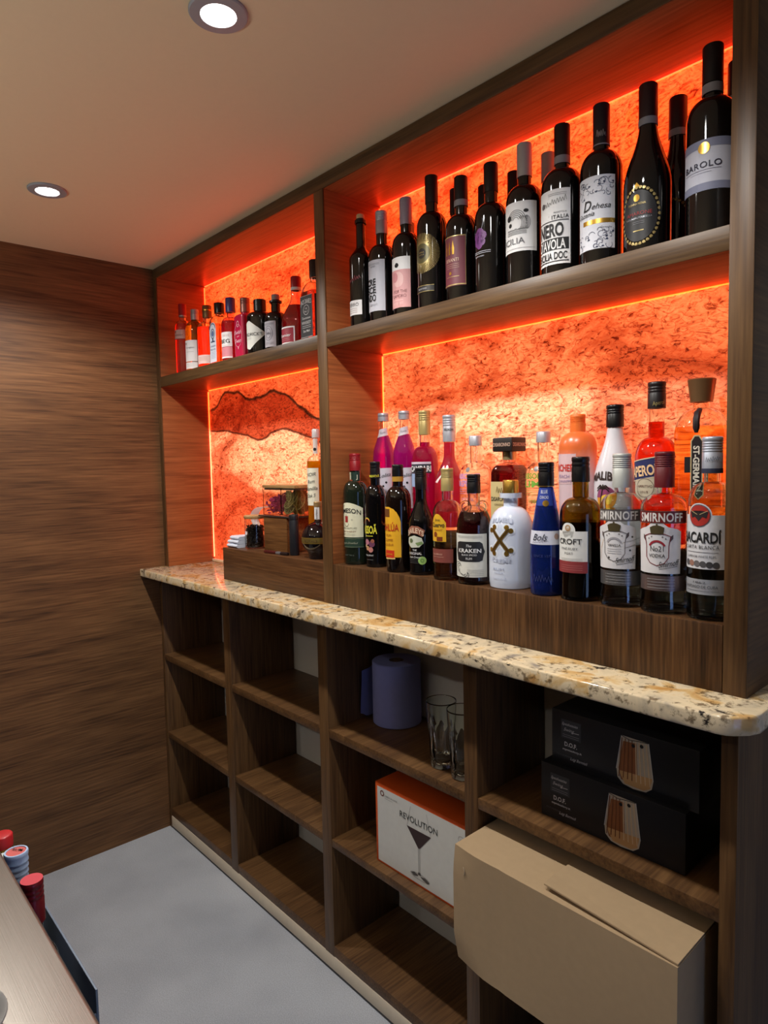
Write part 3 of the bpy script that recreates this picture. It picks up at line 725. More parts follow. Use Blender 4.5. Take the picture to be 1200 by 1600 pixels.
b = Bottle('round-shouldered crimson liqueur bottle with white-edged red label and red cap', 0.856, 0.060, ZS, 0.0445, 0.202, 0.0145, 0.068, 0.150, 'slope', GL, clear=C((250, 224, 224), 0, 0, 1, 1.47), liquid=C((120, 14, 28), 0.05, 0, 0.55, 1.36), level=0.118)
b.cap(0.040, 0.0155, C((156, 22, 40), 0.35), label='crimson cap'); b.band(0.162, 0.170, 0.0160, paper, 'neck_ring', 'white neck ring')
p = b.pr(4); e = D2(42, b.r); p.rect(-0.042, e, 0.003, 0.052, paper); p.rect(-0.038, e-0.0035, 0.0075, 0.048, C((146, 28, 50), 0.55), 1); p.text('Alhemier', -0.006, 0.028, 0.009, paper, 0.054, bold=0.01); p.lines(-0.022, 0.018, (0.018, 0.013), C((206, 150, 156), 0.6), 0.0007); p.done('label', b.root)
b = Bottle('square whiskey bottle with black label and black cap, against the divider', 0.948, 0.062, ZS, 0.0330, 0.228, 0.0138, 0.128, 0.168, 'dome', GL, clear=M_glass, liquid=C((196, 92, 24), 0.02, 0, 0.95, 1.36), level=0.138, n=8)
b.cap(0.050, 0.0165, M_black, 0)
bl = C((24, 25, 30), 0.5); w = C((206, 206, 206), 0.6)
p = b.flat(0.0330); p.rect(-0.0285, 0.0285, 0.010, 0.126, bl); p.lines(-0.028, 0.028, (0.125, 0.011), w, 0.0009); p.text("JACK DANIEL'S", 0, 0.110, 0.0125, w, 0.050, bold=0.02, arc=5); p.ring(0, 0.086, 0.014, 0.0014, w); p.text('Old', 0, 0.090, 0.005, w); p.text('No.7', 0, 0.082, 0.006, w); p.text('Tennessee', 0, 0.064, 0.007, w, 0.040, shear=0.3); p.text('WHISKEY', 0, 0.051, 0.009, w, 0.044); p.lines(-0.02, 0.02, (0.042, 0.037), w, 0.0009); p.text('Sour Mash', 0, 0.028, 0.007, w, 0.030, bold=0.01); p.done('label', b.root)
p = b.flat(0.0330, 90); p.rect(-0.0285, 0.0285, 0.010, 0.126, bl); p.lines(-0.024, 0.024, [0.02+0.0055*k for k in range(18)], C((120, 120, 126), 0.6), 0.0009); p.done('side_label', b.root)

# ------------------------------------------------------------------ front row on the lower step
gd = C((24, 30, 22), 0.05, coat=0.3, noise=0)
b = Bottle('dark green whiskey bottle with cream arched label and red cap, leftmost in the front row', 1.1105, 0.058, ZP, 0.0334, 0.298, 0.0138, 0.192, 0.226, 'round', GF, body=gd, base=0.006)
b.cap(0.046, 0.0152, C((140, 24, 32), 0.4), 4)
cr_ = C((216, 214, 186), 0.6); gn = C((34, 58, 44), 0.55)
p = b.pr(10); R = b.r; e = D2(74, R); p.poly([(-0.046, 0.074), (e, 0.074), (e, 0.152)]+[(e-(e+0.046)*k/12, 0.152+0.015*math.sin(PI*k/12)) for k in range(1, 12)]+[(-0.046, 0.152)], cr_, 0); p.text('JAMESON', 0.0, 0.1465, 0.0125, ink, 0.073, bold=0.012, arc=5)
p.rect(-0.011, 0.000, 0.114, 0.131, C((150, 40, 38), 0.55), 1); p.ring(-0.0055, 0.111, 0.008, 0.0012, C((110, 90, 70), 0.5), a0=PI, a1=2*PI); p.line([(-0.0055, 0.131), (-0.0055, 0.136)], 0.0012, C((110, 90, 70), 0.5)); p.disc(0.012, 0.121, 0.0028, C((186, 182, 160), 0.6))
p.text('TRIPLE DISTILLED', 0.0, 0.099, 0.0045, C((80, 76, 60), 0.6), 0.05); p.text('IRISH WHISKEY', 0.0, 0.090, 0.0045, C((110, 60, 50), 0.6), 0.045); p.lines(-0.018, 0.02, (0.083, 0.079), C((150, 146, 124), 0.6), 0.0006)
p.rect(-0.046, e, 0.046, 0.0725, gn, 0); p.text('Triple Distilled', 0.002, 0.059, 0.0052, C((150, 156, 134), 0.6), 0.05, shear=0.35); p.lines(-0.046, e, (0.0705, 0.048), C((120, 130, 104), 0.6), 0.0009); p.text('NET 70CL', 0.002, 0.026, 0.0035, C((90, 96, 90), 0.6), 0.03); p.done('label', b.root)
p = b.pr(35, rr=0.0146); p.rect(-0.015, 0.017, 0.216, 0.248, C((30, 52, 42), 0.5)); p.rect(-0.015, -0.008, 0.222, 0.248, cr_, 1); p.text('J', 0.008, 0.236, 0.011, cr_, bold=0.02); p.disc(-0.008, 0.222, 0.0065, C((170, 74, 50), 0.5), 2); p.done('neck_label', b.root)

b = Bottle('slim black liqueur bottle with yellow lettering and fruit pictures, second in the front row', 1.191, 0.059, ZP, 0.0283, 0.275, 0.0125, 0.168, 0.214, 'round', GF, body=M_wine)
b.cap(0.044, 0.0135, M_black, 2); b.band(0.232, 0.243, 0.0139, M_blackm)
p = b.pr(6); ye = C((214, 206, 60), 0.5); p.text('PASSOÃ', -0.002, 0.099, 0.0205, ye, 0.050, bold=0.03); p.ring(-0.006, 0.120, 0.010, 0.002, ye, a0=0.2, a1=PI-0.2); p.ring(-0.006, 0.118, 0.010, 0.002, C((196, 96, 80), 0.5), a0=0.2, a1=PI-0.2)
p.lines(-0.012, 0.012, (0.082,), ye, 0.0016)
for x, z, q, c in ((-0.008, 0.066, 0.008, (176, 116, 130)), (0.008, 0.061, 0.0085, (104, 58, 84)), (0.0105, 0.069, 0.005, (160, 96, 70)), (-0.005, 0.050, 0.006, (188, 138, 96)), (0.005, 0.046, 0.007, (184, 120, 112)), (-0.012, 0.056, 0.004, (200, 170, 130))): p.disc(x, z, q, C(c, 0.5), 1)
p.text('THE SPIRIT', 0.0, 0.0315, 0.0042, paper, 0.026); p.lines(-0.008, 0.012, (0.020,), C((120, 120, 120), 0.6), 0.0007); p.done('label', b.root)
p = b.pr(30, rr=0.0141); p.text('PASSOÃ', -0.001, 0.2375, 0.0055, ye, 0.034, bold=0.02); p.done('neck_print', b.root)

b = Bottle('dark coffee liqueur bottle with yellow arched label and red lettering, third in the front row', 1.293, 0.044, ZP, 0.0323, 0.266, 0.0128, 0.172, 0.212, 'round', GF, body=C((18, 10, 8), 0.05, coat=0.3, noise=0), extra=[(0.0323, 0.018), (0.0335, 0.020)])
b.cap(0.030, 0.0142, M_black, 3); b.band(0.224, 0.2365, 0.0142, C((196, 150, 60), 0.4, 0.3)); b.band(0.209, 0.213, 0.0146, M_black, 'neck_ring')
p = b.pr(12); yl = C((222, 166, 34), 0.5); rd = C((178, 52, 22), 0.5); e = D2(44, b.r); R = b.r
p.poly([(-0.034, 0.038), (e, 0.038), (e, 0.124), (e-0.003, 0.136), (e-0.009, 0.148), (e-0.018, 0.157), (-0.006, 0.162), (-0.034, 0.162)], yl, 0); p.text('KAHLÚA', -0.009, 0.112, 0.0175, rd, 0.058, bold=0.02); p.rect(-0.03, -0.004, 0.137, 0.157, C((106, 62, 24), 0.5), 1)
for k, t in enumerate(('RUM', 'COFFEE', 'LIQUEUR')): p.text(t, -0.008, 0.092-k*0.0115, 0.0062, C((150, 78, 26), 0.5), (0.014, 0.026, 0.030)[k])
p.rect(-0.022, 0.008, 0.036, 0.055, C((196, 48, 22), 0.5), 1); p.text('ORIGINAL', -0.006, 0.0455, 0.004, yl, 0.02); p.rect(-0.02, 0.010, 0.033, 0.037, C((222, 190, 120), 0.5), 1); p.done('label', b.root)

b = Bottle('black cream liqueur bottle with brown name banner and round green sticker', 1.367, 0.050, ZP, 0.0313, 0.257, 0.0130, 0.118, 0.186, 'slope', GF, body=M_wine)
b.cap(0.052, 0.0142, M_black, 4)
p = b.pr(12); bn = C((150, 92, 72), 0.5); p.poly([(-0.026, 0.108), (-0.008, 0.119), (0.010, 0.118), (0.026, 0.108), (0.020, 0.092), (0.008, 0.099), (-0.008, 0.101), (-0.028, 0.093)], bn, 1); p.text('BAILEYS', 0.0, 0.109, 0.0125, C((230, 206, 180), 0.5), 0.046, bold=0.015, arc=18)
p.poly([(-0.022, 0.090), (0.0, 0.096), (0.018, 0.090), (0.022, 0.078), (0.012, 0.068), (-0.01, 0.066), (-0.024, 0.076)], C((196, 200, 184), 0.5), 1); p.disc(-0.010, 0.083, 0.0055, C((92, 104, 70), 0.5), 2); p.poly([(0.002, 0.078), (0.018, 0.082), (0.022, 0.076), (0.008, 0.071)], C((120, 144, 92), 0.5), 2)
p.text('THE', 0, 0.061, 0.0045, paper); p.text('ORIGINAL', 0, 0.053, 0.0062, paper, 0.036); p.text('Irish Cream', 0, 0.044, 0.005, paper, 0.03, shear=0.3); p.lines(-0.016, 0.012, (0.038, 0.034, 0.030), C((90, 90, 92), 0.6), 0.0007); p.disc(D2(34, b.r), 0.036, 0.0098, C((150, 186, 104), 0.5), 2); p.ring(D2(34, b.r), 0.036, 0.0045, 0.0016, C((92, 130, 62), 0.5), 3); p.done('label', b.root)

b = Bottle('clear gold tequila bottle with yellow arched label and gold cap', 1.462, 0.040, ZP, 0.0341, 0.255, 0.0128, 0.148, 0.182, 'round', GF, clear=M_glass, liquid=C((206, 130, 62), 0.0, 0, 1.0, 1.36), level=0.075)
b.cap(0.052, 0.0145, M_goldp, 5)
p = b.pr(2); e = D2(34, b.r); yl2 = C((220, 170, 40), 0.5); p.poly([(-0.024, 0.089), (e, 0.089), (e, 0.132)]+[(e-(e+0.024)*k/12, 0.132+0.020*math.sin(PI*k/12)) for k in range(1, 12)]+[(-0.024, 0.132)], yl2, 0)
p.text('Jose', -0.001, 0.139, 0.0065, ink, 0.014); p.text('Cuervo', -0.001, 0.1275, 0.0105, ink, 0.036, bold=0.015); p.text('Especial', 0, 0.1165, 0.005, C((150, 90, 20), 0.5), 0.024, shear=0.3); p.disc(-0.008, 0.105, 0.006, C((130, 60, 20), 0.5), 1); p.rect(-0.004, 0.012, 0.090, 0.100, C((120, 54, 22), 0.5), 1)
e2 = D2(60, b.r); p.rect(-0.032, e2, 0.041, 0.072, C((128, 66, 58), 0.5), 0); p.text('TEQUILA REPOSADO', -0.004, 0.060, 0.0035, C((206, 170, 150), 0.5), 0.030); p.lines(-0.018, 0.014, (0.054,), C((206, 170, 150), 0.5), 0.0006); p.done('label', b.root)

b = Bottle('squat black rum bottle with two glass ear loops and a white label', 1.540, 0.041, ZP, 0.0385, 0.241, 0.0135, 0.118, 0.172, 'round', GF, clear=C((240, 236, 230), 0, 0, 1, 1.47), liquid=C((52, 10, 14), 0.02, 0, 0.5, 1.36), level=0.158)
b.cap(0.042, 0.0150, M_black, 3)
for s in (-1, 1):
    bm = bmesh.new(); tube(bm, [(s*(0.0185+0.010*math.cos(a))*math.cos(0.7)*1.0, s*(0.0185+0.010*math.cos(a))*math.sin(0.7), 0.168+0.012*math.sin(a)) for a in [2*PI*k/16 for k in range(16)]], 0.0035, 8, closed=True)
    obj('ear_loop', bm, M_glass, b.root)
p = b.pr(22); e = D2(62, b.r); p.rect(-0.046, e, 0.017, 0.112, C((214, 214, 206), 0.6)); p.poly([(-0.032, 0.092), (-0.024, 0.095), (0.024, 0.095), (0.030, 0.091), (0.033, 0.080), (0.036, 0.073), (0.033, 0.066), (0.030, 0.054), (0.022, 0.051), (-0.024, 0.051), (-0.031, 0.054), (-0.034, 0.066), (-0.037, 0.073), (-0.034, 0.081)], C((30, 30, 34), 0.5), 1)
p.text('The', 0, 0.086, 0.006, paper, shear=0.3); p.text('KRAKEN', 0, 0.0755, 0.0088, paper, 0.054, bold=0.02); p.text('BLACK SPICED', 0, 0.066, 0.0038, paper, 0.034); p.text('RUM', 0, 0.058, 0.005, paper); p.lines(-0.03, 0.03, (0.107, 0.104), C((150, 150, 146), 0.6), 0.0007)
for k in range(7): p.ring(-0.030+0.004*k, 0.040-0.003*k, 0.010-0.0006*k, 0.0012, C((60, 60, 64), 0.6), a0=k*0.9, a1=k*0.9+2.2, n=12)
p.lines(-0.004, 0.032, (0.033, 0.029, 0.025, 0.021), C((150, 150, 146), 0.6), 0.0006); p.done('label', b.root)

b = Bottle('glossy white rum bottle with a gold X of bones, in the front row', 1.627, 0.059, ZP, 0.0470, 0.220, 0.0155, 0.118, 0.172, 'round', GF, body=C((206, 214, 230), 0.16, coat=0.5, noise=0.02), extra=[(0.0470, 0.02)], base=0.014, top=0.196)
b.band(0.190, 0.2005, 0.0235, C((206, 214, 230), 0.16, coat=0.5), 'lip'); b.cap(0.028, 0.0165, M_gold, name='stopper', z=0.228, label='gold stopper')
p = b.pr(8, True); wr = C((224, 230, 240), 0.3)
for s in (-1, 1):
    A = (-0.019*s, 0.079); B_ = (0.019*s, 0.127)
    for wdt, m_, ly, q in ((0.0155, wr, 0, 0.0095), (0.0075, M_gold, 4, 0.0052)):
        p.line([A, B_], wdt, m_, ly)
        for (x, z) in (A, B_):
            for dx in (-1, 1): p.disc(x+dx*0.0045*1.0, z-dx*s*0.0035, q, m_, ly+0, n=14)
    p.line([A, B_], 0.0016, C((70, 48, 20), 0.5), 6)
p.text('BUMBU', 0.002, 0.146, 0.010, C((176, 184, 204), 0.4), 0.052, bold=0.02, arc=6); p.text('CREME', 0.002, 0.060, 0.009, C((176, 184, 204), 0.4), 0.046, bold=0.02, arc=-5); p.text('RUM', -0.004, 0.042, 0.0055, C((150, 158, 184), 0.4), 0.026); p.text('LIQUEUR', -0.004, 0.034, 0.003, C((150, 158, 184), 0.4), 0.022); p.scribble(-0.02, 0.014, 0.022, 0.004, C((170, 178, 200), 0.4), 0.0006, 8); p.done('label', b.root)

b = Bottle('tapering deep blue liqueur bottle with white waist label and black cap in the front row', 1.730, 0.038, ZP, 0.0320, 0.264, 0.0128, 0.012, 0.012, 'cone', GF, clear=C((60, 96, 214), 0.0, 0, 0.9, 1.47), liquid=C((10, 34, 140), 0.02, 0, 0.75, 1.35), level=0.172, extra=[(0.0325, 0.05), (0.0318, 0.100), (0.0296, 0.124), (0.024, 0.160), (0.0185, 0.190), (0.0140, 0.214)])
b.cap(0.047, 0.0155, M_black, 3); b.band(0.2155, 0.2172, 0.0158, M_gold)
p = b.pr(20, True); p.rect(-0.05, 0.05, 0.102, 0.129, C((206, 208, 222), 0.6)); p.text('Bols', -0.006, 0.117, 0.0135, C((48, 50, 66), 0.5), 0.032, shear=0.4); p.scribble(-0.022, 0.012, 0.106, 0.002, C((90, 92, 110), 0.5), 0.0006, 6, 0.1)
p.disc(0.030, 0.118, 0.006, C((180, 150, 140), 0.5)); p.done('label', b.root); p = b.pr(20, True); p.rect(-0.03, 0.03, 0.178, 0.213, C((34, 60, 150), 0.5), 0); p.text('BLUE', 0.0, 0.206, 0.007, paper, 0.026); p.text('CURACAO', 0.0, 0.195, 0.006, paper, 0.030); p.disc(0.006, 0.183, 0.010, M_gold, 1, 0.006); p.done('neck_label', b.root); p = b.pr(20, True)
p.scribble(-0.02, 0.02, 0.036, 0.014, C((58, 66, 110), 0.3), 0.0008, 7); p.text('SINCE 1575', 0, 0.080, 0.005, C((58, 66, 110), 0.3), 0.036); p.done('embossing', b.root)

b = Bottle('olive green port bottle with white label and red foot strip in the front row', 1.804, 0.043, ZP, 0.0390, 0.273, 0.0150, 0.160, 0.196, 'round', GF, clear=C((176, 150, 60), 0.0, 0, 1.0, 1.47), liquid=C((14, 6, 8), 0.05, 0, 0.1, 1.35), level=0.150)
b.cap(0.048, 0.0170, M_black, 2)
p = b.pr(-2); e = D2(52, b.r); p.rect(-0.044, e, 0.054, 0.133, C((222, 222, 218), 0.6)); p.disc(-0.002, 0.134, 0.0150, C((222, 222, 218), 0.6), 0); p.ring(-0.002, 0.139, 0.006, 0.002, C((176, 140, 96), 0.5)); p.scribble(-0.007, 0.003, 0.138, 0.007, C((176, 140, 96), 0.5), 0.0008, 4)
p.text('CROFT', 0.0, 0.114, 0.0105, ink, 0.050, bold=0.01); p.text('FINE RUBY', 0, 0.100, 0.005, C((90, 90, 94), 0.6), 0.036, shear=0.2); p.text('PORT', 0, 0.091, 0.0045, C((90, 90, 94), 0.6), 0.018); p.lines(-0.02, 0.026, (0.081, 0.078), C((160, 160, 160), 0.6), 0.0006); p.rect(-0.044, e, 0.054, 0.076, C((140, 52, 54), 0.55), 1); p.lines(-0.02, 0.026, (0.068, 0.064, 0.060), C((190, 120, 118), 0.6), 0.0006); p.done('label', b.root)

def vodka(label, X, Y, r, h, capm, bandc, red, flav):
    b = Bottle(label, X, Y, ZP, r, h, 0.0128, 0.180, 0.206, 'round', GF, clear=M_glass, liquid=M_water, level=0.176, extra=[(r, 0.020), (r*0.955, 0.027), (r*0.955, 0.060), (r*0.965, 0.07), (r, 0.15)])
    b.cap(0.062, 0.0165, capm, 6)
    p = b.pr(14, True); e = D2(54, r); L_ = -0.046
    p.rect(-0.05, 0.05, 0.156, 0.177, bandc); p.lines(-0.05, 0.05, (0.1765, 0.1565), C((90, 80, 76), 0.4), 0.0009); p.text('SMIRNOFF', 0.001, 0.1668, 0.0150, C((214, 210, 206), 0.5), 0.074, bold=0.025, space=1.08)
    lb = C((216, 214, 216), 0.6)
    p.poly([(L_, 0.070), (e, 0.070), (e, 0.142), (0.030, 0.146), (0.014, 0.150), (0.006, 0.156), (-0.014, 0.156), (-0.022, 0.150), (-0.038, 0.145), (L_, 0.142)], lb, 0)
    cx = -0.004; sh = C((110, 104, 106), 0.5) if not red else C((120, 30, 40), 0.5)
    S = [(-0.022, 0.134), (-0.012, 0.138), (0.012, 0.138), (0.022, 0.134), (0.019, 0.118), (0.019, 0.098), (0.012, 0.088), (0.0, 0.0835), (-0.012, 0.088), (-0.019, 0.098), (-0.019, 0.118)]
    p.line([(cx+x, z) for x, z in S]+[(cx+S[0][0], S[0][1])], 0.0013, sh)
    p.poly([(cx-0.022, 0.134), (cx-0.026, 0.137), (cx-0.026, 0.130), (cx-0.019, 0.122)], C((84, 70, 66), 0.5), 1); p.poly([(cx+0.022, 0.134), (cx+0.026, 0.137), (cx+0.026, 0.130), (cx+0.019, 0.122)], C((84, 70, 66), 0.5), 1)
    cg = C((92, 82, 56), 0.4, 0.4); p.poly([(cx-0.010, 0.138), (cx+0.010, 0.138), (cx+0.012, 0.149), (cx+0.006, 0.152), (cx, 0.153), (cx-0.006, 0.152), (cx-0.012, 0.149)], cg, 3); p.disc(cx, 0.154, 0.0016, cg, 3)
    rb = C((150, 40, 52), 0.5) if red else C((160, 158, 164), 0.5); p.ring(cx, 0.110, 0.016, 0.0036, rb, a0=0.5, a1=PI-0.5, ry=0.0175)
    for x, z in ((-0.014, 0.130), (-0.009, 0.133), (0.009, 0.133), (0.014, 0.130)): p.disc(cx+x, z, 0.0014, C((120, 116, 116), 0.5), n=8)
    if red: p.text('No21', cx, 0.113, 0.0095, ink, 0.022); p.text('VODKA', cx, 0.101, 0.0062, ink, 0.027, bold=0.01)
    else: p.text('VANILLA', cx, 0.113, 0.0048, ink, 0.024, bold=0.01); p.lines(cx-0.013, cx+0.013, (0.106, 0.102, 0.098), C((150, 150, 156), 0.5), 0.0007)
    if not red:
        p.line([(0.012, 0.118), (0.03, 0.122), (0.044, 0.126)], 0.0006, C((110, 100, 90), 0.5)); p.line([(-0.026, 0.122), (-0.034, 0.105), (-0.036, 0.085)], 0.0008, C((200, 150, 90), 0.5)); p.line([(0.014, 0.108), (0.034, 0.114)], 0.0009, C((110, 100, 90), 0.5))
        for x, z in ((0.024, 0.104), (0.028, 0.128), (-0.014, 0.090)): p.disc(x, z, 0.0019, C((70, 64, 60), 0.5), n=8)
    p.text('Smirnoff', 0.016, 0.088, 0.0105, ink, 0.036, shear=0.5, rot=0.16); p.line([(0.0, 0.0775), (0.030, 0.083)], 0.0007, ink)
    p.rect(-0.05, 0.05, 0.040, 0.0655 if False else 0.066, C((120, 118, 118) if not red else (128, 110, 108), 0.3, 0.6), 0); p.lines(-0.022, 0.026, (0.060, 0.055, 0.050, 0.045), C((176, 176, 176), 0.4), 0.0006)
    p.done('label', b.root); return b
vodka('clear vodka bottle with grey name band and pale silver cap, left of the red-capped one', 1.887, 0.045, 0.0375, 0.277, C((188, 190, 184), 0.4, 0.3), C((128, 122, 120), 0.4, 0.4), False, '')
vodka('clear vodka bottle with red name band and dark red cap in the front row', 1.966, 0.045, 0.0385, 0.278, C((96, 22, 28), 0.4), C((112, 34, 30), 0.4), True, '')

b = Bottle('clear white rum bottle with red round emblem and silver cap, rightmost in the front row', 2.0455, 0.046, ZP, 0.0365, 0.300, 0.0128, 0.192, 0.226, 'round', GF, clear=C((236, 248, 238), 0, 0, 1, 1.47), liquid=M_water, level=0.186)
b.cap(0.060, 0.0160, C((176, 182, 196), 0.35, 0.5), 5); b.band(0.2405, 0.248, 0.0164, C((44, 48, 70), 0.5))
p = b.pr(0); e = D2(60, b.r); lb = C((206, 206, 210), 0.6); p.rect(-0.044, e, 0.085, 0.173, lb); p.disc(-0.006, 0.172, 0.0205, lb, 0); p.disc(-0.006, 0.172, 0.0185, C((90, 86, 96), 0.5), 1); p.disc(-0.006, 0.172, 0.0170, C((166, 44, 36), 0.5), 2)
bat = C((40, 32, 34), 0.5); p.poly([(-0.021, 0.178), (-0.012, 0.180), (-0.006, 0.174), (0.0, 0.180), (0.009, 0.178), (0.006, 0.168), (0.0, 0.170), (-0.006, 0.163), (-0.012, 0.170), (-0.018, 0.168)], bat, 3); p.line([(-0.020, 0.180), (-0.008, 0.174)], 0.0008, C((190, 170, 120), 0.5), 4); p.line([(0.008, 0.180), (-0.004, 0.174)], 0.0008, C((190, 170, 120), 0.5), 4)
p.text('BACARDÍ', -0.006, 0.137, 0.0175, ink, 0.068, bold=0.025); p.text('CARTA BLANCA', -0.004, 0.121, 0.0062, ink, 0.058, space=1.15); p.lines(-0.03, 0.024, (0.1125,), C((110, 110, 114), 0.6), 0.0008); p.text('SUPERIOR WHITE RUM', -0.004, 0.1055, 0.0042, C((80, 80, 84), 0.6), 0.048)
for k, c in enumerate(((90, 88, 90), (150, 110, 96), (104, 100, 102), (80, 78, 80), (64, 62, 64), (74, 72, 74))): p.disc(-0.028+k*0.0098, 0.0945-0.0005*k, 0.0052, C(c, 0.5), 2, n=16)
p.rect(-0.044, e, 0.043, 0.068, C((150, 152, 158), 0.6), 0); p.text('SANTIAGO DE CUBA', -0.004, 0.056, 0.0048, C((60, 60, 66), 0.6), 0.056); p.text('1862', -0.004, 0.063, 0.003, C((60, 60, 66), 0.6), 0.02); p.lines(-0.03, 0.026, (0.049,), C((100, 100, 106), 0.6), 0.0006); p.done('label', b.root)
p = b.pr(20, rr=0.0164); p.scribble(-0.010, 0.012, 0.262, 0.007, C((90, 94, 110), 0.5), 0.0006, 7, 0.2); p.done('cap_print', b.capo)

# ------------------------------------------------------------------ back row on the upper step
pinkliq = C((232, 24, 168), 0.12, 0, 0.25, 1.35)
for lab, X, sd in (('hot pink liqueur bottle with grey cap, leftmost in the back row', 1.131, 1), ('hot pink liqueur bottle with grey cap, second from left in the back row', 1.213, 2)):
    b = Bottle(lab, X, 0.146, ZT, 0.0300, 0.308, 0.0118, 0.190, 0.268, 'slope', GB, clear=M_glass, liquid=pinkliq, level=0.246)
    b.cap(0.0225, 0.0150, M_greycap, 3)
    p = b.pr(38, True); p.poly([(-0.034, 0.240), (0.034, 0.248), (0.034, 0.268), (-0.034, 0.262)], C((196, 186, 196), 0.6), 0); p.text('Rosita', 0.0, 0.2545, 0.006, C((110, 110, 116), 0.6), 0.034, shear=0.3, rot=0.1); p.done('neck_label', b.root)
    p = b.pr(34, False); p.poly([(-0.040, 0.05), (0.030, 0.05), (0.030, 0.158), (-0.040, 0.156)], C((206, 200, 214), 0.6), 0); p.text('Lolita', 0.008, 0.138, 0.010, ink, 0.034, shear=0.4, rot=0.2); p.disc(0.012, 0.118, 0.003, ink, 2); p.disc(0.004, 0.108, 0.003, ink, 2); p.scribble(-0.01, 0.02, 0.090, 0.01, ink, 0.0008, 5); p.done('label', b.root)
b = Bottle('round-shouldered red bitter bottle with long gold cap in the back row', 1.289, 0.146, ZT, 0.0346, 0.303, 0.0132, 0.168, 0.212, 'dome', GB, clear=M_glass, liquid=C((220, 16, 96), 0.08, 0, 0.4, 1.35), level=0.222)
b.cap(0.062, 0.0155, M_goldp, 4)
p = b.pr(22); e = D2(48, b.r); p.rect(-0.044, e, 0.143, 0.166, C((46, 44, 56), 0.55)); p.rect(-0.044, e, 0.166, 0.1715, C((206, 190, 206), 0.55)); p.text('CAMPARI', -0.002, 0.1545, 0.0145, paper, 0.062, bold=0.03); p.rect(-0.044, -0.010, 0.108, 0.142, C((150, 170, 206), 0.55)); p.done('label', b.root)
b = Bottle('long-necked coral red liqueur bottle with tall grey cap in the back row', 1.372, 0.148, ZT, 0.0385, 0.286, 0.0135, 0.112, 0.190, 'slope', GB, clear=M_glass, liquid=C((244, 60, 100), 0.06, 0, 0.5, 1.35), level=0.2185)
b.cap(0.066, 0.0162, M_greycap, 4)
p = b.pr(40, rr=0.0166); p.text('BELSAZAR', 0.0, 0.250, 0.0055, ink, 0.024, bold=0.02); p.done('cap_print', b.capo)
p = b.pr(5, True); p.poly([(-0.02, 0.120), (0.0, 0.140), (0.006, 0.1415), (-0.010, 0.118)], C((226, 206, 206), 0.5), 0); p.done('label', b.root)
def pure(label, X, r, txt, col):
    b = Bottle(label, X, 0.146, ZT, r, 0.231, 0.0130, 0.138, 0.166, 'dome', GB, clear=M_glass, liquid=M_water, level=0.150)
    b.cap(0.024, 0.0155, M_greycap, 0)
    p = b.pr(6); c = C(col, 0.5); p.text('ABSOLUT', 0.0, 0.135, 0.0125, c, 0.064, bold=0.03); p.text(txt, 0.0, 0.118, 0.0145, c, 0.064, bold=0.03); p.lines(-0.03, 0.03, (0.104, 0.099, 0.094), c, 0.0009); p.text('VODKA', 0, 0.08, 0.008, c, 0.034, bold=0.02); p.done('label', b.root)
    p = b.pr(0, True); p.disc(0.006, 0.150, 0.006, C((120, 112, 110), 0.4, 0.3), 0); p.done('medallion', b.root)
pure('clear short-necked vodka bottle with lilac lettering and grey cap in the back row', 1.458, 0.0380, 'RASPBERRI', (196, 150, 206))
pure('clear short-necked vodka bottle with green lettering and grey cap in the back row', 1.650, 0.0380, 'LIME', (116, 176, 64))
b = Bottle('square almond liqueur bottle of deep red with oversized square black cap in the back row', 1.556, 0.149, ZT, 0.0330, 0.222, 0.0145, 0.140, 0.166, 'dome', GB, clear=C((250, 230, 226), 0, 0, 1, 1.47), liquid=C((128, 14, 26), 0.03, 0, 0.7, 1.36), level=0.158, n=9)
bm = bmesh.new(); box(bm, -0.0275, 0.0275, -0.0275, 0.0275, 0.190, 0.222, 0, 0.003); b.capo = obj('cap', bm, C((34, 26, 24), 0.5), b.root, label='square black cap'); b.band(0.171, 0.190, 0.0158, C((196, 176, 130), 0.3, 0.7), 'collar', 'pale gold collar')
for a in (0, 90):
    p = b.flat(0.0275, a); p.text('DISARONNO', 0, 0.206, 0.0085, C((206, 170, 150), 0.5), 0.048, bold=0.01); p.done('cap_print', b.capo)
p = b.flat(0.0330); p.rect(-0.028, 0.028, 0.02, 0.122, C((206, 186, 132), 0.55)); p.text('DISARONNO', 0, 0.083, 0.0095, ink, 0.052, bold=0.01); p.text('ORIGINALE', 0, 0.070, 0.005, C((110, 90, 50), 0.5), 0.034); p.scribble(-0.012, 0.012, 0.104, 0.014, C((110, 90, 50), 0.5), 0.001, 4); p.done('label', b.root)
# orange frosted
def fade(name, top, bot, z0, z1):
    m, nt, bb = new_mat(name); L = nt.links.new; t = nd(nt, 'TexCoord'); s = nd(nt, 'SeparateXYZ'); L(t.outputs['Object'], s.inputs[0])
    mr = nd(nt, 'MapRange'); mr.inputs[1].default_value = z0; mr.inputs[2].default_value = z1; L(s.outputs[2], mr.inputs[0]); r = ramp(nt, [(0, bot), (1, top)]); L(mr.outputs[0], r.inputs[0]); L(r.outputs[0], bb.inputs['Base Color']); bb.inputs['Roughness'].default_value = 0.3; bb.inputs['Transmission Weight'].default_value = 0.25
    return m
b = Bottle('frosted peach liqueur bottle, orange at the top fading to white, in the back row', 1.734, 0.147, ZT, 0.0385, 0.262, 0.0138, 0.192, 0.226, 'round', GB, body=fade('frosted_peach', (240, 122, 62), (226, 206, 214), 0.12, 0.19))
b.cap(0.042, 0.0158, C((232, 116, 50), 0.35), 6)
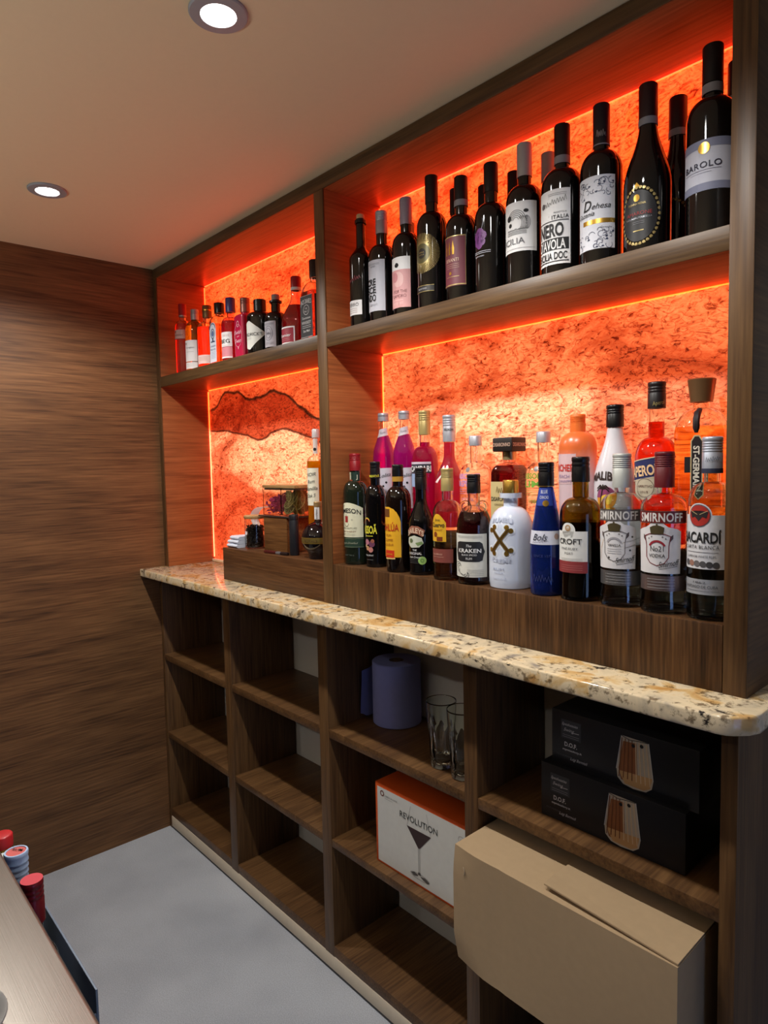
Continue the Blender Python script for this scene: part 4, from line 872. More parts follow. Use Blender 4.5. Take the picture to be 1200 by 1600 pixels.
p = b.pr(-4); e = D2(30, b.r); p.rect(-0.046, e, 0.118, 0.180, C((220, 186, 190), 0.5)); p.text('ARCHERS', -0.008, 0.152, 0.0145, C((206, 60, 54), 0.5), 0.062, bold=0.025); p.text('PEACH', -0.008, 0.134, 0.007, C((150, 130, 170), 0.5), 0.03); p.text('SCHNAPPS', -0.008, 0.124, 0.0055, C((150, 130, 170), 0.5), 0.04); p.done('label', b.root)
b = Bottle('opaque white coconut rum bottle with black cap, palm and sunset picture in the back row', 1.817, 0.148, ZT, 0.0400, 0.275, 0.0145, 0.120, 0.236, 'slope', GB, body=C((214, 210, 216), 0.22, coat=0.4, noise=0.02))
b.cap(0.044, 0.0172, M_black, 3)
p = b.pr(4, True); p.text('MALIBU', -0.006, 0.136, 0.0165, C((50, 34, 30), 0.5), 0.062, bold=0.03, arc=7); p.disc(0.000, 0.092, 0.020, C((226, 150, 40), 0.5), 1, 0.022); p.poly([(0.020*math.cos(a), 0.092+0.022*math.sin(a)) for a in [PI*k/12 for k in range(13)]], C((150, 70, 110), 0.5), 2); p.disc(0.0, 0.088, 0.010, C((244, 200, 70), 0.5), 3)
pm = C((40, 26, 22), 0.5); p.line([(-0.012, 0.068), (-0.010, 0.09), (-0.006, 0.110)], 0.0022, pm, 4)
for a in (0.2, 0.8, 1.5, 2.2, 2.8, 3.5, -0.4): p.line([(-0.006, 0.110), (-0.006+0.008*math.cos(a), 0.110+0.006*math.sin(a)+0.002), (-0.006+0.014*math.cos(a), 0.110+0.008*math.sin(a)-0.003)], 0.0024, pm, 4)
p.line([(-0.02, 0.068), (0.014, 0.066)], 0.003, pm, 4); p.done('label', b.root)
b = Bottle('bright orange-red aperitif bottle with blue diagonal name band in the back row', 1.902, 0.148, ZT, 0.0385, 0.311, 0.0145, 0.166, 0.208, 'round', GB, clear=M_glass, liquid=C((244, 50, 14), 0.03, 0, 0.72, 1.35), level=0.236)
b.cap(0.050, 0.0165, C((30, 24, 26), 0.35), 3)
p = b.pr(30, rr=0.0168); p.text('Aperol', 0.002, 0.271, 0.008, M_goldp, 0.022, shear=0.2, rot=0.15); p.done('cap_print', b.capo)
p = b.pr(0); e = D2(60, b.r); p.poly([(-0.046, 0.122), (e, 0.136), (e, 0.174), (-0.046, 0.160)], C((40, 44, 92), 0.5), 0); p.lines(-0.046, e, (), M_gold); p.line([(-0.046, 0.1595), (e, 0.1735)], 0.002, C((206, 190, 160), 0.5)); p.line([(-0.046, 0.1225), (e, 0.1365)], 0.002, C((206, 190, 160), 0.5))
p.text('APEROL', -0.008, 0.1445, 0.0195, C((236, 196, 150), 0.5), 0.062, bold=0.03, rot=0.13); p.poly([(-0.030, 0.126), (0.022, 0.132), (0.022, 0.104), (0.012, 0.094), (-0.004, 0.088), (-0.020, 0.094), (-0.030, 0.104)], C((196, 184, 160), 0.5), 1); p.ring(-0.004, 0.112, 0.018, 0.0012, C((120, 100, 90), 0.5)); p.text('APERITIVO', -0.004, 0.115, 0.0052, C((110, 80, 70), 0.5), 0.030); p.text('1919', -0.004, 0.104, 0.005, C((110, 80, 70), 0.5), 0.014); p.done('label', b.root)
b = Bottle('tall faceted clear elderflower liqueur bottle with flared bronze stopper, rightmost in the back row', 1.985, 0.148, ZT, 0.0480, 0.275, 0.0155, 0.205, 0.255, 'round', GB, clear=C((255, 250, 238), 0, 0, 1, 1.47), liquid=C((255, 214, 130), 0.0, 0, 1.0, 1.36), level=0.222, seg=8, extra=[(0.0455, 0.03), (0.0465, 0.13)])
b.cap(0.042, 0.0190, C((132, 98, 66), 0.35, 0.6), name='stopper', z=0.308, rt=0.0240, label='flared bronze stopper')
dk = C((34, 26, 30), 0.5)
p = b.flat(0.0468, 14); p.poly([(-0.010, 0.100), (0, 0.092), (0.010, 0.100), (0.010, 0.196), (0.004, 0.206), (-0.004, 0.206), (-0.010, 0.196)], C((206, 186, 140), 0.5), 0); p.poly([(-0.0082, 0.101), (0, 0.0945), (0.0082, 0.101), (0.0082, 0.195), (0.003, 0.2035), (-0.003, 0.2035), (-0.0082, 0.195)], dk, 1); p.text('ST-GERMAIN', 0, 0.147, 0.0100, C((226, 220, 206), 0.5), 0.080, bold=0.03, rot=-PI/2, layer=4); p.done('name_strip', b.root, 'dark upright name strip')
p = b.flat(0.0455, 14); p.poly([(-0.020, 0.140), (0.022, 0.140), (0.022, 0.168), (-0.020, 0.168)], dk, 0); p.done('label', b.root)
bm = bmesh.new(); tube(bm, [(0.010, -0.0305, 0.251), (0.010, -0.041, 0.244), (0.0105, -0.047, 0.232), (0.011, -0.048, 0.218), (0.011, -0.0475, 0.210)], [0.004, 0.006, 0.006, 0.006, 0.003], 8); obj('ribbon', bm, dk, b.root, label='dark ribbon at the neck')

# ------------------------------------------------------------------ garnish ledge
ZL = ZB+0.0004
def slab(bm, x0, x1, y0, y1, z0, z1, r, seed, mi=0, n=8):
    """soft folded cloth layer with a rounded front fold"""
    rr = random.Random(seed); rows = []
    prof = [(y1, z1), (y0+r, z1)]+[(y0+r-r*math.sin(a), (z0+z1)/2+(z1-z0)/2*math.cos(a)) for a in [PI*k/8 for k in range(1, 8)]]+[(y0+r, z0), (y1, z0)]
    for i in range(n+1):
        x = x0+(x1-x0)*i/n; d = rr.uniform(-0.0015, 0.0015)
        rows.append([bm.verts.new((x+rr.uniform(-.0006, .0006), y+d, z)) for y, z in prof])
    for a, b in zip(rows, rows[1:]):
        for k in range(len(prof)): k2 = (k+1) % len(prof); bm.faces.new((a[k], b[k], b[k2], a[k2])).material_index = mi
    bm.faces.new(rows[0]); bm.faces.new(rows[-1][::-1])
bm = bmesh.new(); 
for k in range(3): slab(bm, 0.470+0.002*k, 0.536, 0.014+0.005*k, 0.125, k*0.0128, k*0.0128+0.0122, 0.009, k)
o = obj('folded_cloth', bm, C((206, 212, 226), 0.85)); o.location = (0, 0, ZL); tag(o, 'pale blue-white cloth folded in three layers at the left end of the plinth', 'cloth')

t = thing('bean_jar', 'small glass jar of dark coffee beans with wooden lid beside the folded cloth', 'jar', (0.5725, 0.066, ZL))
bm = bmesh.new(); R_ = 0.034; lathe(bm, [(0, 0.001), (R_-0.002, 0.0), (R_, 0.003), (R_, 0.006), (R_, 0.095), (R_, 0.098), (R_-0.002, 0.098), (R_-0.002, 0.095), (R_-0.002, 0.007), (R_-0.003, 0.004), (0, 0.004)], 36); obj('glass_body', bm, M_glass, t)
bm = bmesh.new(); lathe(bm, [(0, 0.099), (R_+0.001, 0.099), (R_+0.002, 0.101), (R_+0.002, 0.108), (R_, 0.110), (0, 0.110)], 36); obj('lid', bm, M_lidwood, t, label='pale wooden lid')
bm = bmesh.new(); rr = random.Random(3)
for k in range(520):
    z = rr.uniform(0.008, 0.076); a = rr.uniform(0, 2*PI); q = (R_-0.0060)*math.sqrt(rr.uniform(0.55, 1)) if z < 0.070 else (R_-0.006)*math.sqrt(rr.random())
    mtx = Matrix.Translation((q*math.cos(a), q*math.sin(a), z))@Matrix.Rotation(rr.uniform(0, 6), 4, 'X')@Matrix.Rotation(rr.uniform(0, 6), 4, 'Z')@Matrix.Diagonal((0.0046, 0.0034, 0.0026, 1))
    bmesh.ops.create_icosphere(bm, subdivisions=1, radius=1, matrix=mtx)
lathe(bm, [(0, 0.0045), (R_-0.009, 0.0045), (R_-0.009, 0.072), (0, 0.074)], 20)
o = obj('beans', bm, C((30, 22, 20), 0.35), t); o['kind'] = 'stuff'

bm = bmesh.new(); rows = []
for x, z in ((0.520, 0.0), (0.512, 0.03), (0.497, 0.060), (0.480, 0.080), (0.474, 0.092), (0.478, 0.104), (0.488, 0.115), (0.504, 0.124), (0.524, 0.130), (0.548, 0.1325), (0.566, 0.131)):
    rows.append((bm.verts.new((x, 0.106, z)), bm.verts.new((x, 0.140, z))))
for a, b_ in zip(rows, rows[1:]): bm.faces.new((a[0], b_[0], b_[1], a[1]))
bmesh.ops.solidify(bm, geom=bm.faces[:], thickness=0.0012)
o = obj('paper_strip', bm, C((226, 226, 226), 0.8), smooth=60); o.location = (0, 0, ZL+0.0014); tag(o, 'white paper strip curling up behind the coffee bean jar', 'paper')

t = thing('wooden_crate', 'brown grained wooden box carrying the two garnish jars on its thin dark top', 'crate', (0.728, 0.118, ZL), 0.0)
CL = -0.084
bm = bmesh.new()
for a_ in ((CL, 0.048, -0.062, -0.054, 0.001, 0.1085), (CL, 0.048, 0.054, 0.062, 0.001, 0.1085), (CL, CL+0.008, -0.0545, 0.0545, 0.001, 0.1085), (0.040, 0.048, -0.0545, 0.0545, 0.001, 0.1085), (CL+0.001, 0.047, -0.061, 0.061, 0, 0.007)): box(bm, *a_, 0, 0.0008)
obj('box', bm, M_crate, t); bx('top_board', -0.112, 0.077, -0.0645, 0.066, 0.1087, 0.1125, C((46, 34, 28), 0.5), t, 0.001, 'thin dark top board')
ZJ = ZL+0.1129
def canister(label, x0, x1, fill):
    t = thing('garnish_jar', label, 'jar', ((x0+x1)/2, 0.115, ZJ)); w = (x1-x0)/2; d = 0.045
    bm = bmesh.new(); box(bm, -w, w, -d, d, 0.0, 0.087); bmesh.ops.delete(bm, geom=[f for f in bm.faces if f.normal.z > 0.9 or abs(f.calc_center_median().z-0.087) < 1e-4], context='FACES')
    bm.faces.ensure_lookup_table(); r_ = bmesh.ops.solidify(bm, geom=bm.faces[:], thickness=0.002); obj('glass_body', bm, M_glass, t, smooth=0)
    bm = bmesh.new(); box(bm, -w-0.001, w+0.001, -d-0.001, d+0.001, 0.0875, 0.0975, 0, 0.0015); ld = obj('lid', bm, M_lidwood, t, label='pale wooden lid'); bm = bmesh.new(); box(bm, -w+0.004, w-0.004, -d+0.004, d-0.004, 0.0815, 0.0873, 0, 0.001); obj('seal', bm, C((120, 110, 100), 0.5), ld)
    fill(t, w-0.004, d-0.004); return t
def petals(t, w, d):
    bm = bmesh.new(); rr = random.Random(8)
    for k in range(620):
        x = rr.uniform(-w, w)*0.93; y = rr.uniform(-d, d)*0.93; h = 0.044+0.026*(x+w)/(2*w); z = 0.004+rr.random()**0.7*h
        mtx = Matrix.Translation((x, y, z))@Matrix.Rotation(rr.uniform(-.9, .9), 4, 'X')@Matrix.Rotation(rr.uniform(-.9, .9), 4, 'Y')@Matrix.Rotation(rr.uniform(0, 6), 4, 'Z')@Matrix.Diagonal((0.0058, 0.0038, 0.0009, 1))
        bmesh.ops.create_icosphere(bm, subdivisions=1, radius=1, matrix=mtx)
    for v in bm.verts: v.co.x = max(-w, min(w, v.co.x)); v.co.y = max(-d, min(d, v.co.y)); v.co.z = max(0.0025, v.co.z)
    o = obj('petals', bm, C((232, 70, 150), 0.6), t, label='dried magenta petals'); o['kind'] = 'stuff'
def citrus(t, w, d):
    rr = random.Random(12); rind = C((150, 136, 64), 0.6); pith = C((214, 204, 140), 0.6); flesh = C((132, 108, 52), 0.5)
    for k in range(24):
        col = k % 3; row = k//3
        x = -w+0.022+(2*w-0.044)*(col+0.5*(row % 2))/2.5; y = -d+0.012+0.0125*((k*7) % 6)+rr.uniform(-.003, .003); z = 0.023+0.0072*row+rr.uniform(-.002, .003)
        q = 0.0215; bm = bmesh.new()
        lathe(bm, [(0, -0.0016), (q*0.86, -0.0016)], 26, 2); lathe(bm, [(q*0.86, -0.0016), (q*0.95, -0.0016)], 26, 1); lathe(bm, [(q*0.95, -0.0016), (q, -0.0008), (q, 0.0008), (q*0.95, 0.0016)], 26, 0); lathe(bm, [(q*0.95, 0.0016), (q*0.86, 0.0016)], 26, 1); lathe(bm, [(q*0.86, 0.0016), (0, 0.0016)], 26, 2)
        for s in range(8):
            a = PI*s/4; 
            for zz in (-0.0018, 0.0018): 
                c, s_ = math.cos(a), math.sin(a); vs = [bm.verts.new((u*c-v*s_, u*s_+v*c, zz)) for u, v in ((0.001, -0.0006), (q*0.86, -0.0006), (q*0.86, 0.0006), (0.001, 0.0006))]; bm.faces.new(vs if zz > 0 else vs[::-1]).material_index = 1
        M_ = Matrix.Translation((x, y, z))@Matrix.Rotation(rr.uniform(-0.6, 0.6), 4, 'Z')@Matrix.Rotation(PI/2+rr.uniform(-0.75, 0.5), 4, 'X')
        bm.transform(M_)
        for v in bm.verts: v.co.x = max(-w, min(w, v.co.x)); v.co.y = max(-d, min(d, v.co.y)); v.co.z = max(0.003, min(0.080, v.co.z))
        o = obj('citrus_slice', bm, [rind, pith, flesh], None)
        o.location = t.location; tag(o, 'dried olive-yellow citrus slice inside the right-hand garnish jar', 'fruit slice', 'dried citrus slices in the jar')
canister('square glass jar of dried magenta petals, left of the two on the crate', 0.6215, 0.7245, petals)
canister('square glass jar of dried citrus slices, right of the two on the crate', 0.7275, 0.8030, citrus)

t = thing('muddler', 'slim matt black cylindrical muddler standing against the right side of the crate', 'muddler', (0.830, 0.046, ZL))
bm = bmesh.new(); lathe(bm, [(0, 0), (0.0135, 0), (0.0145, 0.002), (0.0145, 0.105), (0.0138, 0.107)], 28); obj('body', bm, C((28, 29, 34), 0.45), t)
bm = bmesh.new(); lathe(bm, [(0.0138, 0.107), (0.0150, 0.1075), (0.0150, 0.1075), (0.0150, 0.120), (0.0135, 0.123), (0, 0.124)], 28); obj('cap', bm, C((24, 24, 28), 0.35), t)
t = thing('bar_knife', 'small folding bar knife with dark red handle and steel bolster lying on the plinth edge', 'knife', (0.772, 0.022, ZL), 0.10)
bm = bmesh.new(); box(bm, -0.062, -0.004, -0.006, 0.006, 0, 0.009, 0, 0.003); obj('handle', bm, C((76, 26, 24), 0.35), t); bm = bmesh.new(); box(bm, -0.004, 0.018, -0.0058, 0.0058, 0.0005, 0.0085, 0, 0.002); obj('bolster', bm, M_silver, t); bm = bmesh.new(); box(bm, 0.018, 0.052, -0.0062, 0.0062, 0.0, 0.009, 0, 0.003); obj('lever', bm, C((34, 22, 22), 0.4), t)

# round dark liqueur decanter
t = thing('decanter', 'round black raspberry liqueur bottle with gold waist band at the divider', 'bottle', (0.942, 0.056, ZL))
bm = bmesh.new(); R_ = 0.0505; cz = 0.057
prof = [(0, 0.003), (0.026, 0.0), (0.030, 0.001), (0.031, 0.007)]+[(R_*math.sin(a), cz-R_*math.cos(a)) for a in [0.72+(PI-0.72-0.30)*k/20 for k in range(21)]]+[(0.0115, 0.109), (0.0112, 0.146), (0, 0.146)]
lathe(bm, prof, 40); obj('bottle_body', bm, C((12, 9, 14), 0.05, coat=0.5, noise=0), t, smooth=60)
def fs(s, tt, lift):
    a = math.radians(40)+s/R_; z = tt; q = math.sqrt(max(R_*R_-(z-cz)**2, 1e-6))+lift; return (q*math.sin(a), -q*math.cos(a), z)
p = Print(fs, 0.004, 0.005); p.rect(-0.10, 0.10, 0.046, 0.064, C((150, 132, 70), 0.35, 0.7)); p.text('ROYALE', -0.014, 0.055, 0.008, C((90, 66, 40), 0.5), 0.042); p.lines(-0.1, 0.1, (0.0475, 0.0625), M_gold, 0.001); p.done('waist_band', t, 'gold waist band')
bm = bmesh.new(); lathe(bm, [(0.0112, 0.112), (0.0124, 0.113), (0.0124, 0.150), (0.0135, 0.151), (0.0135, 0.163), (0.012, 0.165), (0, 0.165)], 28); obj('neck_sleeve', bm, C((156, 128, 86), 0.4, 0.4), t)
def fn(s, tt, lift):
    a = math.radians(30)+s/0.0126; return ((0.0126+lift)*math.sin(a), -(0.0126+lift)*math.cos(a), tt)
p = Print(fn, 0.004); p.rect(-0.008, 0.008, 0.114, 0.149, paper); p.text('RASPBERRY', 0, 0.131, 0.006, C((70, 50, 50), 0.5), 0.03, rot=PI/2); p.done('neck_label', t)
# tall rum infusion
b = Bottle('tall slender bottle of amber infusion with handwritten white label, behind the round black decanter', 0.870, 0.107, ZL, 0.0285, 0.372, 0.0095, 0.278, 0.300, 'round', None, clear=M_glass, liquid=C((250, 172, 16), 0.0, 0, 0.45, 1.36), level=0.283)
bm = bmesh.new(); lathe(bm, [(0.007, 0.352), (0.0118, 0.353), (0.0118, 0.376), (0.010, 0.379), (0, 0.379)], 24); obj('stopper', bm, C((196, 190, 190), 0.25, 0.1), b.root)
p = b.pr(18); e = D2(46, b.r); p.rect(-0.030, e, 0.150, 0.262, C((222, 218, 196), 0.7)); 
for k, tx in enumerate(('NOIR', 'Rum', 'Vanilla', 'Oak 5')): p.text(tx, -0.002, 0.243-k*0.021, 0.011, ink, (0.034, 0.026, 0.042, 0.030)[k], shear=0.3, rot=0.1)
p.done('label', b.root)
p = b.pr(40, rr=0.0097); p.rect(-0.009, 0.007, 0.305, 0.350, C((206, 196, 190), 0.6)); p.disc(-0.002, 0.318, 0.005, ink); p.done('neck_label', b.root)

# ------------------------------------------------------------------ things in the base unit
SA, SB_ = sA+0.0004, sB+0.0004
t = thing('paper_roll', 'blue paper towel roll with a loose flap, on the top shelf of the third bay', 'paper roll', (1.160, 0.151, SA))
bp = C((138, 144, 204), 0.9); R_ = 0.068
bm = bmesh.new(); lathe(bm, [(0.021, 0.0), (R_-0.002, 0.0), (R_, 0.002), (R_, 0.172), (R_-0.002, 0.174), (0.021, 0.174), (0.021, 0.0)], 56); roll = obj('roll', bm, bp, t)
bm = bmesh.new(); lathe(bm, [(0.0195, 0.001), (0.0208, 0.001), (0.0208, 0.173), (0.0195, 0.173), (0.0195, 0.001)], 32); obj('core', bm, C((120, 100, 80), 0.9), roll)
bm = bmesh.new(); pts = []
a0 = math.atan2(0.02, -1)
for k in range(6): a = PI*0.78+k*0.10; pts.append((R_+0.0008)*Vector((math.cos(a), math.sin(a), 0)))
d_ = Vector((-0.06, -1, 0)).normalized(); q = pts[-1]
for k in range(1, 12): pts.append(q+d_*0.0075*k+Vector((0.005*math.sin(k*0.30), 0, 0)))
rows = []
for i, q in enumerate(pts):
    f = max(0, (i-5)/11); zb_, zt = 0.002+0.012*f+0.004*math.sin(i*1.3)*f, 0.173-0.034*f+0.003*math.sin(i*0.9)*f
    rows.append([bm.verts.new((q.x+0.004*f*math.sin(3*j/8+i*0.3), q.y, zb_+(zt-zb_)*j/8)) for j in range(9)])
for a, b_ in zip(rows, rows[1:]):
    for j in range(8): bm.faces.new((a[j], b_[j], b_[j+1], a[j+1]))
bmesh.ops.solidify(bm, geom=bm.faces[:], thickness=0.0006); obj('loose_flap', bm, bp, t)

def tumbler():
    t = thing('tumbler', 'clear fluted highball glass, left of two on the third bay shelf', 'glass', (1.439, 0.034, SA), 0, 'highball glasses on the third bay shelf')
    bm = bmesh.new(); h = 0.160
    o_ = [(0, 0.002, 2, 0), (0.022, 0.0, 2, 0), (0.0265, 0.002, 2, 0.02), (0.0275, 0.012, 2, 0.075), (0.0315, 0.085, 2, 0.075), (0.0328, 0.100, 2, 0.05), (0.0335, 0.110, 2, 0.0), (0.03368, 0.114, 2, 0), (0.0361, h-0.004, 2, 0), (0.0362, h-0.001, 2, 0), (0.0358, h, 2, 0)]
    i_ = [(0.0350, h-0.0005, 2, 0), (0.0347, h-0.004, 2, 0), (0.0322, 0.114, 2, 0), (0.0319, 0.110, 2, 0), (0.0295, 0.085, 2, 0), (0.0252, 0.022, 2, 0), (0.021, 0.016, 2, 0), (0, 0.015, 2, 0)]
    lathe(bm, o_+i_, 72, flute=9); obj('glass_body', bm, M_glass, t, smooth=60); return t
g1 = tumbler()
g2 = g1.copy(); COL.objects.link(g2); g2.location = (1.512, 0.026, SA); g2['label'] = 'clear fluted highball glass, the right one, half hidden by the upright'
for ch in list(g1.children):
    c2 = ch.copy(); COL.objects.link(c2); c2.parent = g2

def planemap(o, u, v, n):
    o, u, v, n = Vector(o), Vector(u), Vector(v), Vector(n)
    return lambda s, t, lift: tuple(o+u*s+v*t+n*lift)
t = thing('glassware_carton', 'orange and white carton printed with a wine goblet, on the third bay middle shelf', 'box', (1.232, 0.001, SB_), 0.005)
bm = bmesh.new(); box(bm, 0, 0.320, 0, 0.190, 0, 0.2135, 0, 0.0015); orange = C((206, 82, 22), 0.5); cart = obj('carton', bm, orange, t)
p = Print(planemap((0, 0, 0), (1, 0, 0), (0, 0, 1), (0, -1, 0)), None); W_ = C((206, 206, 202), 0.55); p.rect(0.008, 0.313, 0.006, 0.204, W_); gy = C((120, 116, 112), 0.6)
p.ring(0.027, 0.190, 0.0075, 0.0028, C((110, 52, 36), 0.5)); p.text('LIBBEY & SONS', 0.060, 0.187, 0.0045, gy, 0.046); p.lines(0.037, 0.066, (0.180,), gy, 0.0006)
p.text('REVOLUTION', 0.156, 0.163, 0.0165, C((40, 38, 38), 0.6, noise=0), 0.128, bold=0.0); 
p.poly([(0.116, 0.141), (0.198, 0.142), (0.160, 0.098), (0.154, 0.098)], C((52, 34, 34), 0.5), 2); lg = C((170, 168, 166), 0.5)
p.line([(0.117, 0.142), (0.130, 0.194)], 0.0016, lg, 1); p.line([(0.197, 0.143), (0.184, 0.194)], 0.0016, lg, 1); p.line([(0.155, 0.099), (0.1555, 0.036)], 0.0011, gy); p.line([(0.160, 0.099), (0.1595, 0.036)], 0.0011, gy)
dg_ = C((84, 80, 78), 0.5); p.poly([(0.128, 0.027), (0.140, 0.032), (0.154, 0.029), (0.150, 0.025), (0.138, 0.022)], dg_, 2); p.poly([(0.160, 0.028), (0.176, 0.031), (0.192, 0.025), (0.184, 0.020), (0.170, 0.023)], dg_, 2); p.ring(0.1585, 0.026, 0.032, 0.0010, gy, ry=0.0075); p.poly([(0.154, 0.037), (0.161, 0.037), (0.163, 0.030), (0.152, 0.030)], dg_, 2)
p.ring(0.293, 0.176, 0.0085, 0.0008, gy); p.ring(0.293, 0.033, 0.0085, 0.0008, gy); p.text('6', 0.293, 0.176, 0.006, gy); p.done('front_print', cart, 'white printed front')

def dof(name_label, x, y, z):
    t = thing('glass_gift_box', name_label, 'box', (x, y, z), 0, 'black tumbler boxes in the right bay')
    L_, H_ = 0.292, 0.1105; bm = bmesh.new(); box(bm, 0, L_, 0, 0.150, 0, H_, 0, 0.0012); cart = obj('carton', bm, C((30, 30, 33), 0.42), t)
    p = Print(planemap((0, 0, 0), (1, 0, 0), (0, 0, 1), (0, -1, 0)), None); wg = C((206, 206, 206), 0.6); gg = C((84, 86, 90), 0.6)
    p.rect(0.022, 0.066, 0.056, 0.094, C((58, 60, 64), 0.5)); p.text('Speakeasies', 0.042, 0.086, 0.006, wg, 0.036, shear=0.4); p.text('Swing', 0.040, 0.075, 0.007, wg, 0.024, shear=0.4); p.line([(0.046, 0.071), (0.062, 0.072)], 0.0012, wg); p.lines(0.026, 0.062, (0.064, 0.060), C((150, 150, 154), 0.6), 0.0007)
    p.text('D.O.F.', 0.044, 0.0455, 0.0088, wg, 0.028, bold=0.03); p.text('mymixology.it', 0.047, 0.0345, 0.0042, wg, 0.042, bold=0.02); p.text('ACCADEMIA', 0.029, 0.021, 0.0036, gg, 0.032); p.text('Luigi Bormioli', 0.062, 0.0185, 0.0062, wg, 0.038, shear=0.45)
    p.done('printed_text', cart); p = Print(planemap((0, 0, 0), (1, 0, 0), (0, 0, 1), (0, -1, 0)), None)
    cx = 0.176; am = C((196, 150, 96), 0.5); 
    p.poly([(cx-0.025, 0.098), (cx+0.027, 0.097), (cx+0.036, 0.030), (cx+0.033, 0.014), (cx+0.022, 0.005), (cx-0.002, 0.003), (cx-0.022, 0.006), (cx-0.033, 0.016), (cx-0.035, 0.032)], C((196, 184, 164), 0.5), 1)
    p.poly([(cx-0.022, 0.088), (cx+0.004, 0.090), (cx+0.006, 0.030), (cx-0.006, 0.010), (cx-0.026, 0.014), (cx-0.031, 0.034)], C((150, 92, 52), 0.5), 2); p.poly([(cx-0.031, 0.030), (cx+0.034, 0.034), (cx+0.030, 0.014), (cx+0.018, 0.007), (cx-0.018, 0.008)], C((206, 160, 104), 0.5), 3)
    for k in range(8): p.line([(cx-0.024+0.0066*k, 0.094), (cx-0.030+0.0086*k, 0.018)], 0.0018, C((224, 196, 156) if k > 3 else (120, 70, 40), 0.5), 4)
    p.line([(cx-0.025, 0.098), (cx-0.035, 0.032)], 0.0012, wg, 4); p.line([(cx+0.027, 0.097), (cx+0.036, 0.030)], 0.0012, wg, 4); p.line([(cx-0.025, 0.098), (cx-0.008, 0.0935), (cx+0.010, 0.096), (cx+0.027, 0.097)], 0.0014, C((60, 56, 54), 0.5), 5)
    p.disc(cx-0.002, 0.0845, 0.0034, ink, 5); p.disc(cx+0.014, 0.088, 0.0034, ink, 5); p.done('printed_picture', cart, 'printed amber tumbler')
    p = Print(planemap((L_, 0, 0), (0, 1, 0), (0, 0, 1), (1, 0, 0)), None); p.text('SPEAKEASIES', 0.02, 0.055, 0.006, C((50, 50, 54), 0.5), 0.07, rot=PI/2); p.done('side_print', cart)
dof('black tumbler gift box standing directly on the shelf, the lower of the two', 1.7285, 0.0195, SA)
dof('black tumbler gift box stacked on top of the other black box', 1.7445, 0.034, SA+0.1110)

# big cardboard carton
t = thing('cardboard_box', 'large plain brown cardboard carton sticking out of the right bay under the black boxes', 'box', (1.6055, -0.1145, SB_), 0.0)
kb = C((176, 150, 116), 0.8); W_, H_, D_ = 0.462, 0.247, 0.30
bm = bmesh.new(); nx, nz = 24, 12; g = []
for i in range(nx+1):
    col = []
    for j in range(nz+1):
        x, z = W_*i/nx, H_*j/nz; y = 0.0015*math.sin(3.1*x/W_*2)*math.sin(PI*z/H_)
        if i == 6: y += 0.0012
        d1 = math.hypot(x/0.05, (H_-z)/0.05); 
        if d1 < 1: y += 0.007*(1-d1)
        d2 = x/0.07+z/0.06
        if d2 < 1: y += 0.012*(1-d2)
        col.append(bm.verts.new((x, y, z)))
    g.append(col)
for i in range(nx):
    for j in range(nz): bm.faces.new((g[i][j], g[i+1][j], g[i+1][j+1], g[i][j+1]))
bk = {}
def bv(x, z): 
    if (x, z) not in bk: bk[(x, z)] = bm.verts.new((x, D_, z))
    return bk[(x, z)]
for i in range(nx):
    bm.faces.new((g[i+1][0], g[i][0], bv(W_*i/nx, 0), bv(W_*(i+1)/nx, 0))); bm.faces.new((g[i][nz], g[i+1][nz], bv(W_*(i+1)/nx, H_), bv(W_*i/nx, H_)))
for j in range(nz):
    bm.faces.new((g[0][j], g[0][j+1], bv(0, H_*(j+1)/nz), bv(0, H_*j/nz))); bm.faces.new((g[nx][j+1], g[nx][j], bv(W_, H_*j/nz), bv(W_, H_*(j+1)/nz)))
bm.faces.new((bv(0, 0), bv(0, H_), bv(W_, H_), bv(W_, 0))) if False else None
cart = obj('carton', bm, kb, t, smooth=25)
bm = bmesh.new(); fl = [(0.195, 0.016), (0.190, 0.070), (0.190, 0.22), (0.4615, 0.22), (0.4615, 0.002)]
n_ = 10
def flap(z_off):
    vs = []
    for x, y in ((0.212, 0.012), (0.4612, 0.003), (0.4612, 0.20), (0.206, 0.20), (0.206, 0.055)):
        lift = 0.010*max(0, 1-(x-0.2)/0.26)*max(0, 1-y/0.11)
        vs.append(bm.verts.new((x, y, H_+0.0012+lift+z_off)))
    return vs
a_, b_ = flap(0), flap(0.0028)
bm.faces.new(b_); bm.faces.new(a_[::-1])
for i in range(5): j = (i+1) % 5; bm.faces.new((a_[i], a_[j], b_[j], b_[i]))
obj('lid_flap', bm, kb, t, smooth=0, label='raised cardboard lid flap')
bm = bmesh.new(); tube(bm, [(0.030+0.0015*math.sin(k), -0.0012, 0.205+0.004*k-0.008) for k in range(5)], 0.0010, 6); obj('tear', bm, C((206, 184, 150), 0.8), cart)

# ------------------------------------------------------------------ bar counter and speed rail
steel = None
def brushed():
    m, nt, b = new_mat('brushed_steel'); L = nt.links.new; tc = nd(nt, 'TexCoord'); mp = nd(nt, 'Mapping'); mp.inputs['Scale'].default_value = (3, 420, 420); L(tc.outputs['Object'], mp.inputs[0])
    n = nd(nt, 'TexNoise'); n.inputs['Scale'].default_value = 3; n.inputs['Detail'].default_value = 5; L(mp.outputs[0], n.inputs['Vector'])
    r = ramp(nt, [(0.3, (134, 128, 120)), (0.7, (146, 140, 132))]); L(n.outputs['Fac'], r.inputs[0]); L(r.outputs[0], b.inputs['Base Color']); b.inputs['Metallic'].default_value = 0.85; b.inputs['Roughness'].default_value = 0.36
    bp_ = nd(nt, 'Bump'); bp_.inputs['Strength'].default_value = 0.06; L(n.outputs['Fac'], bp_.inputs['Height']); L(bp_.outputs[0], b.inputs['Normal'])
    return m
steel = brushed()
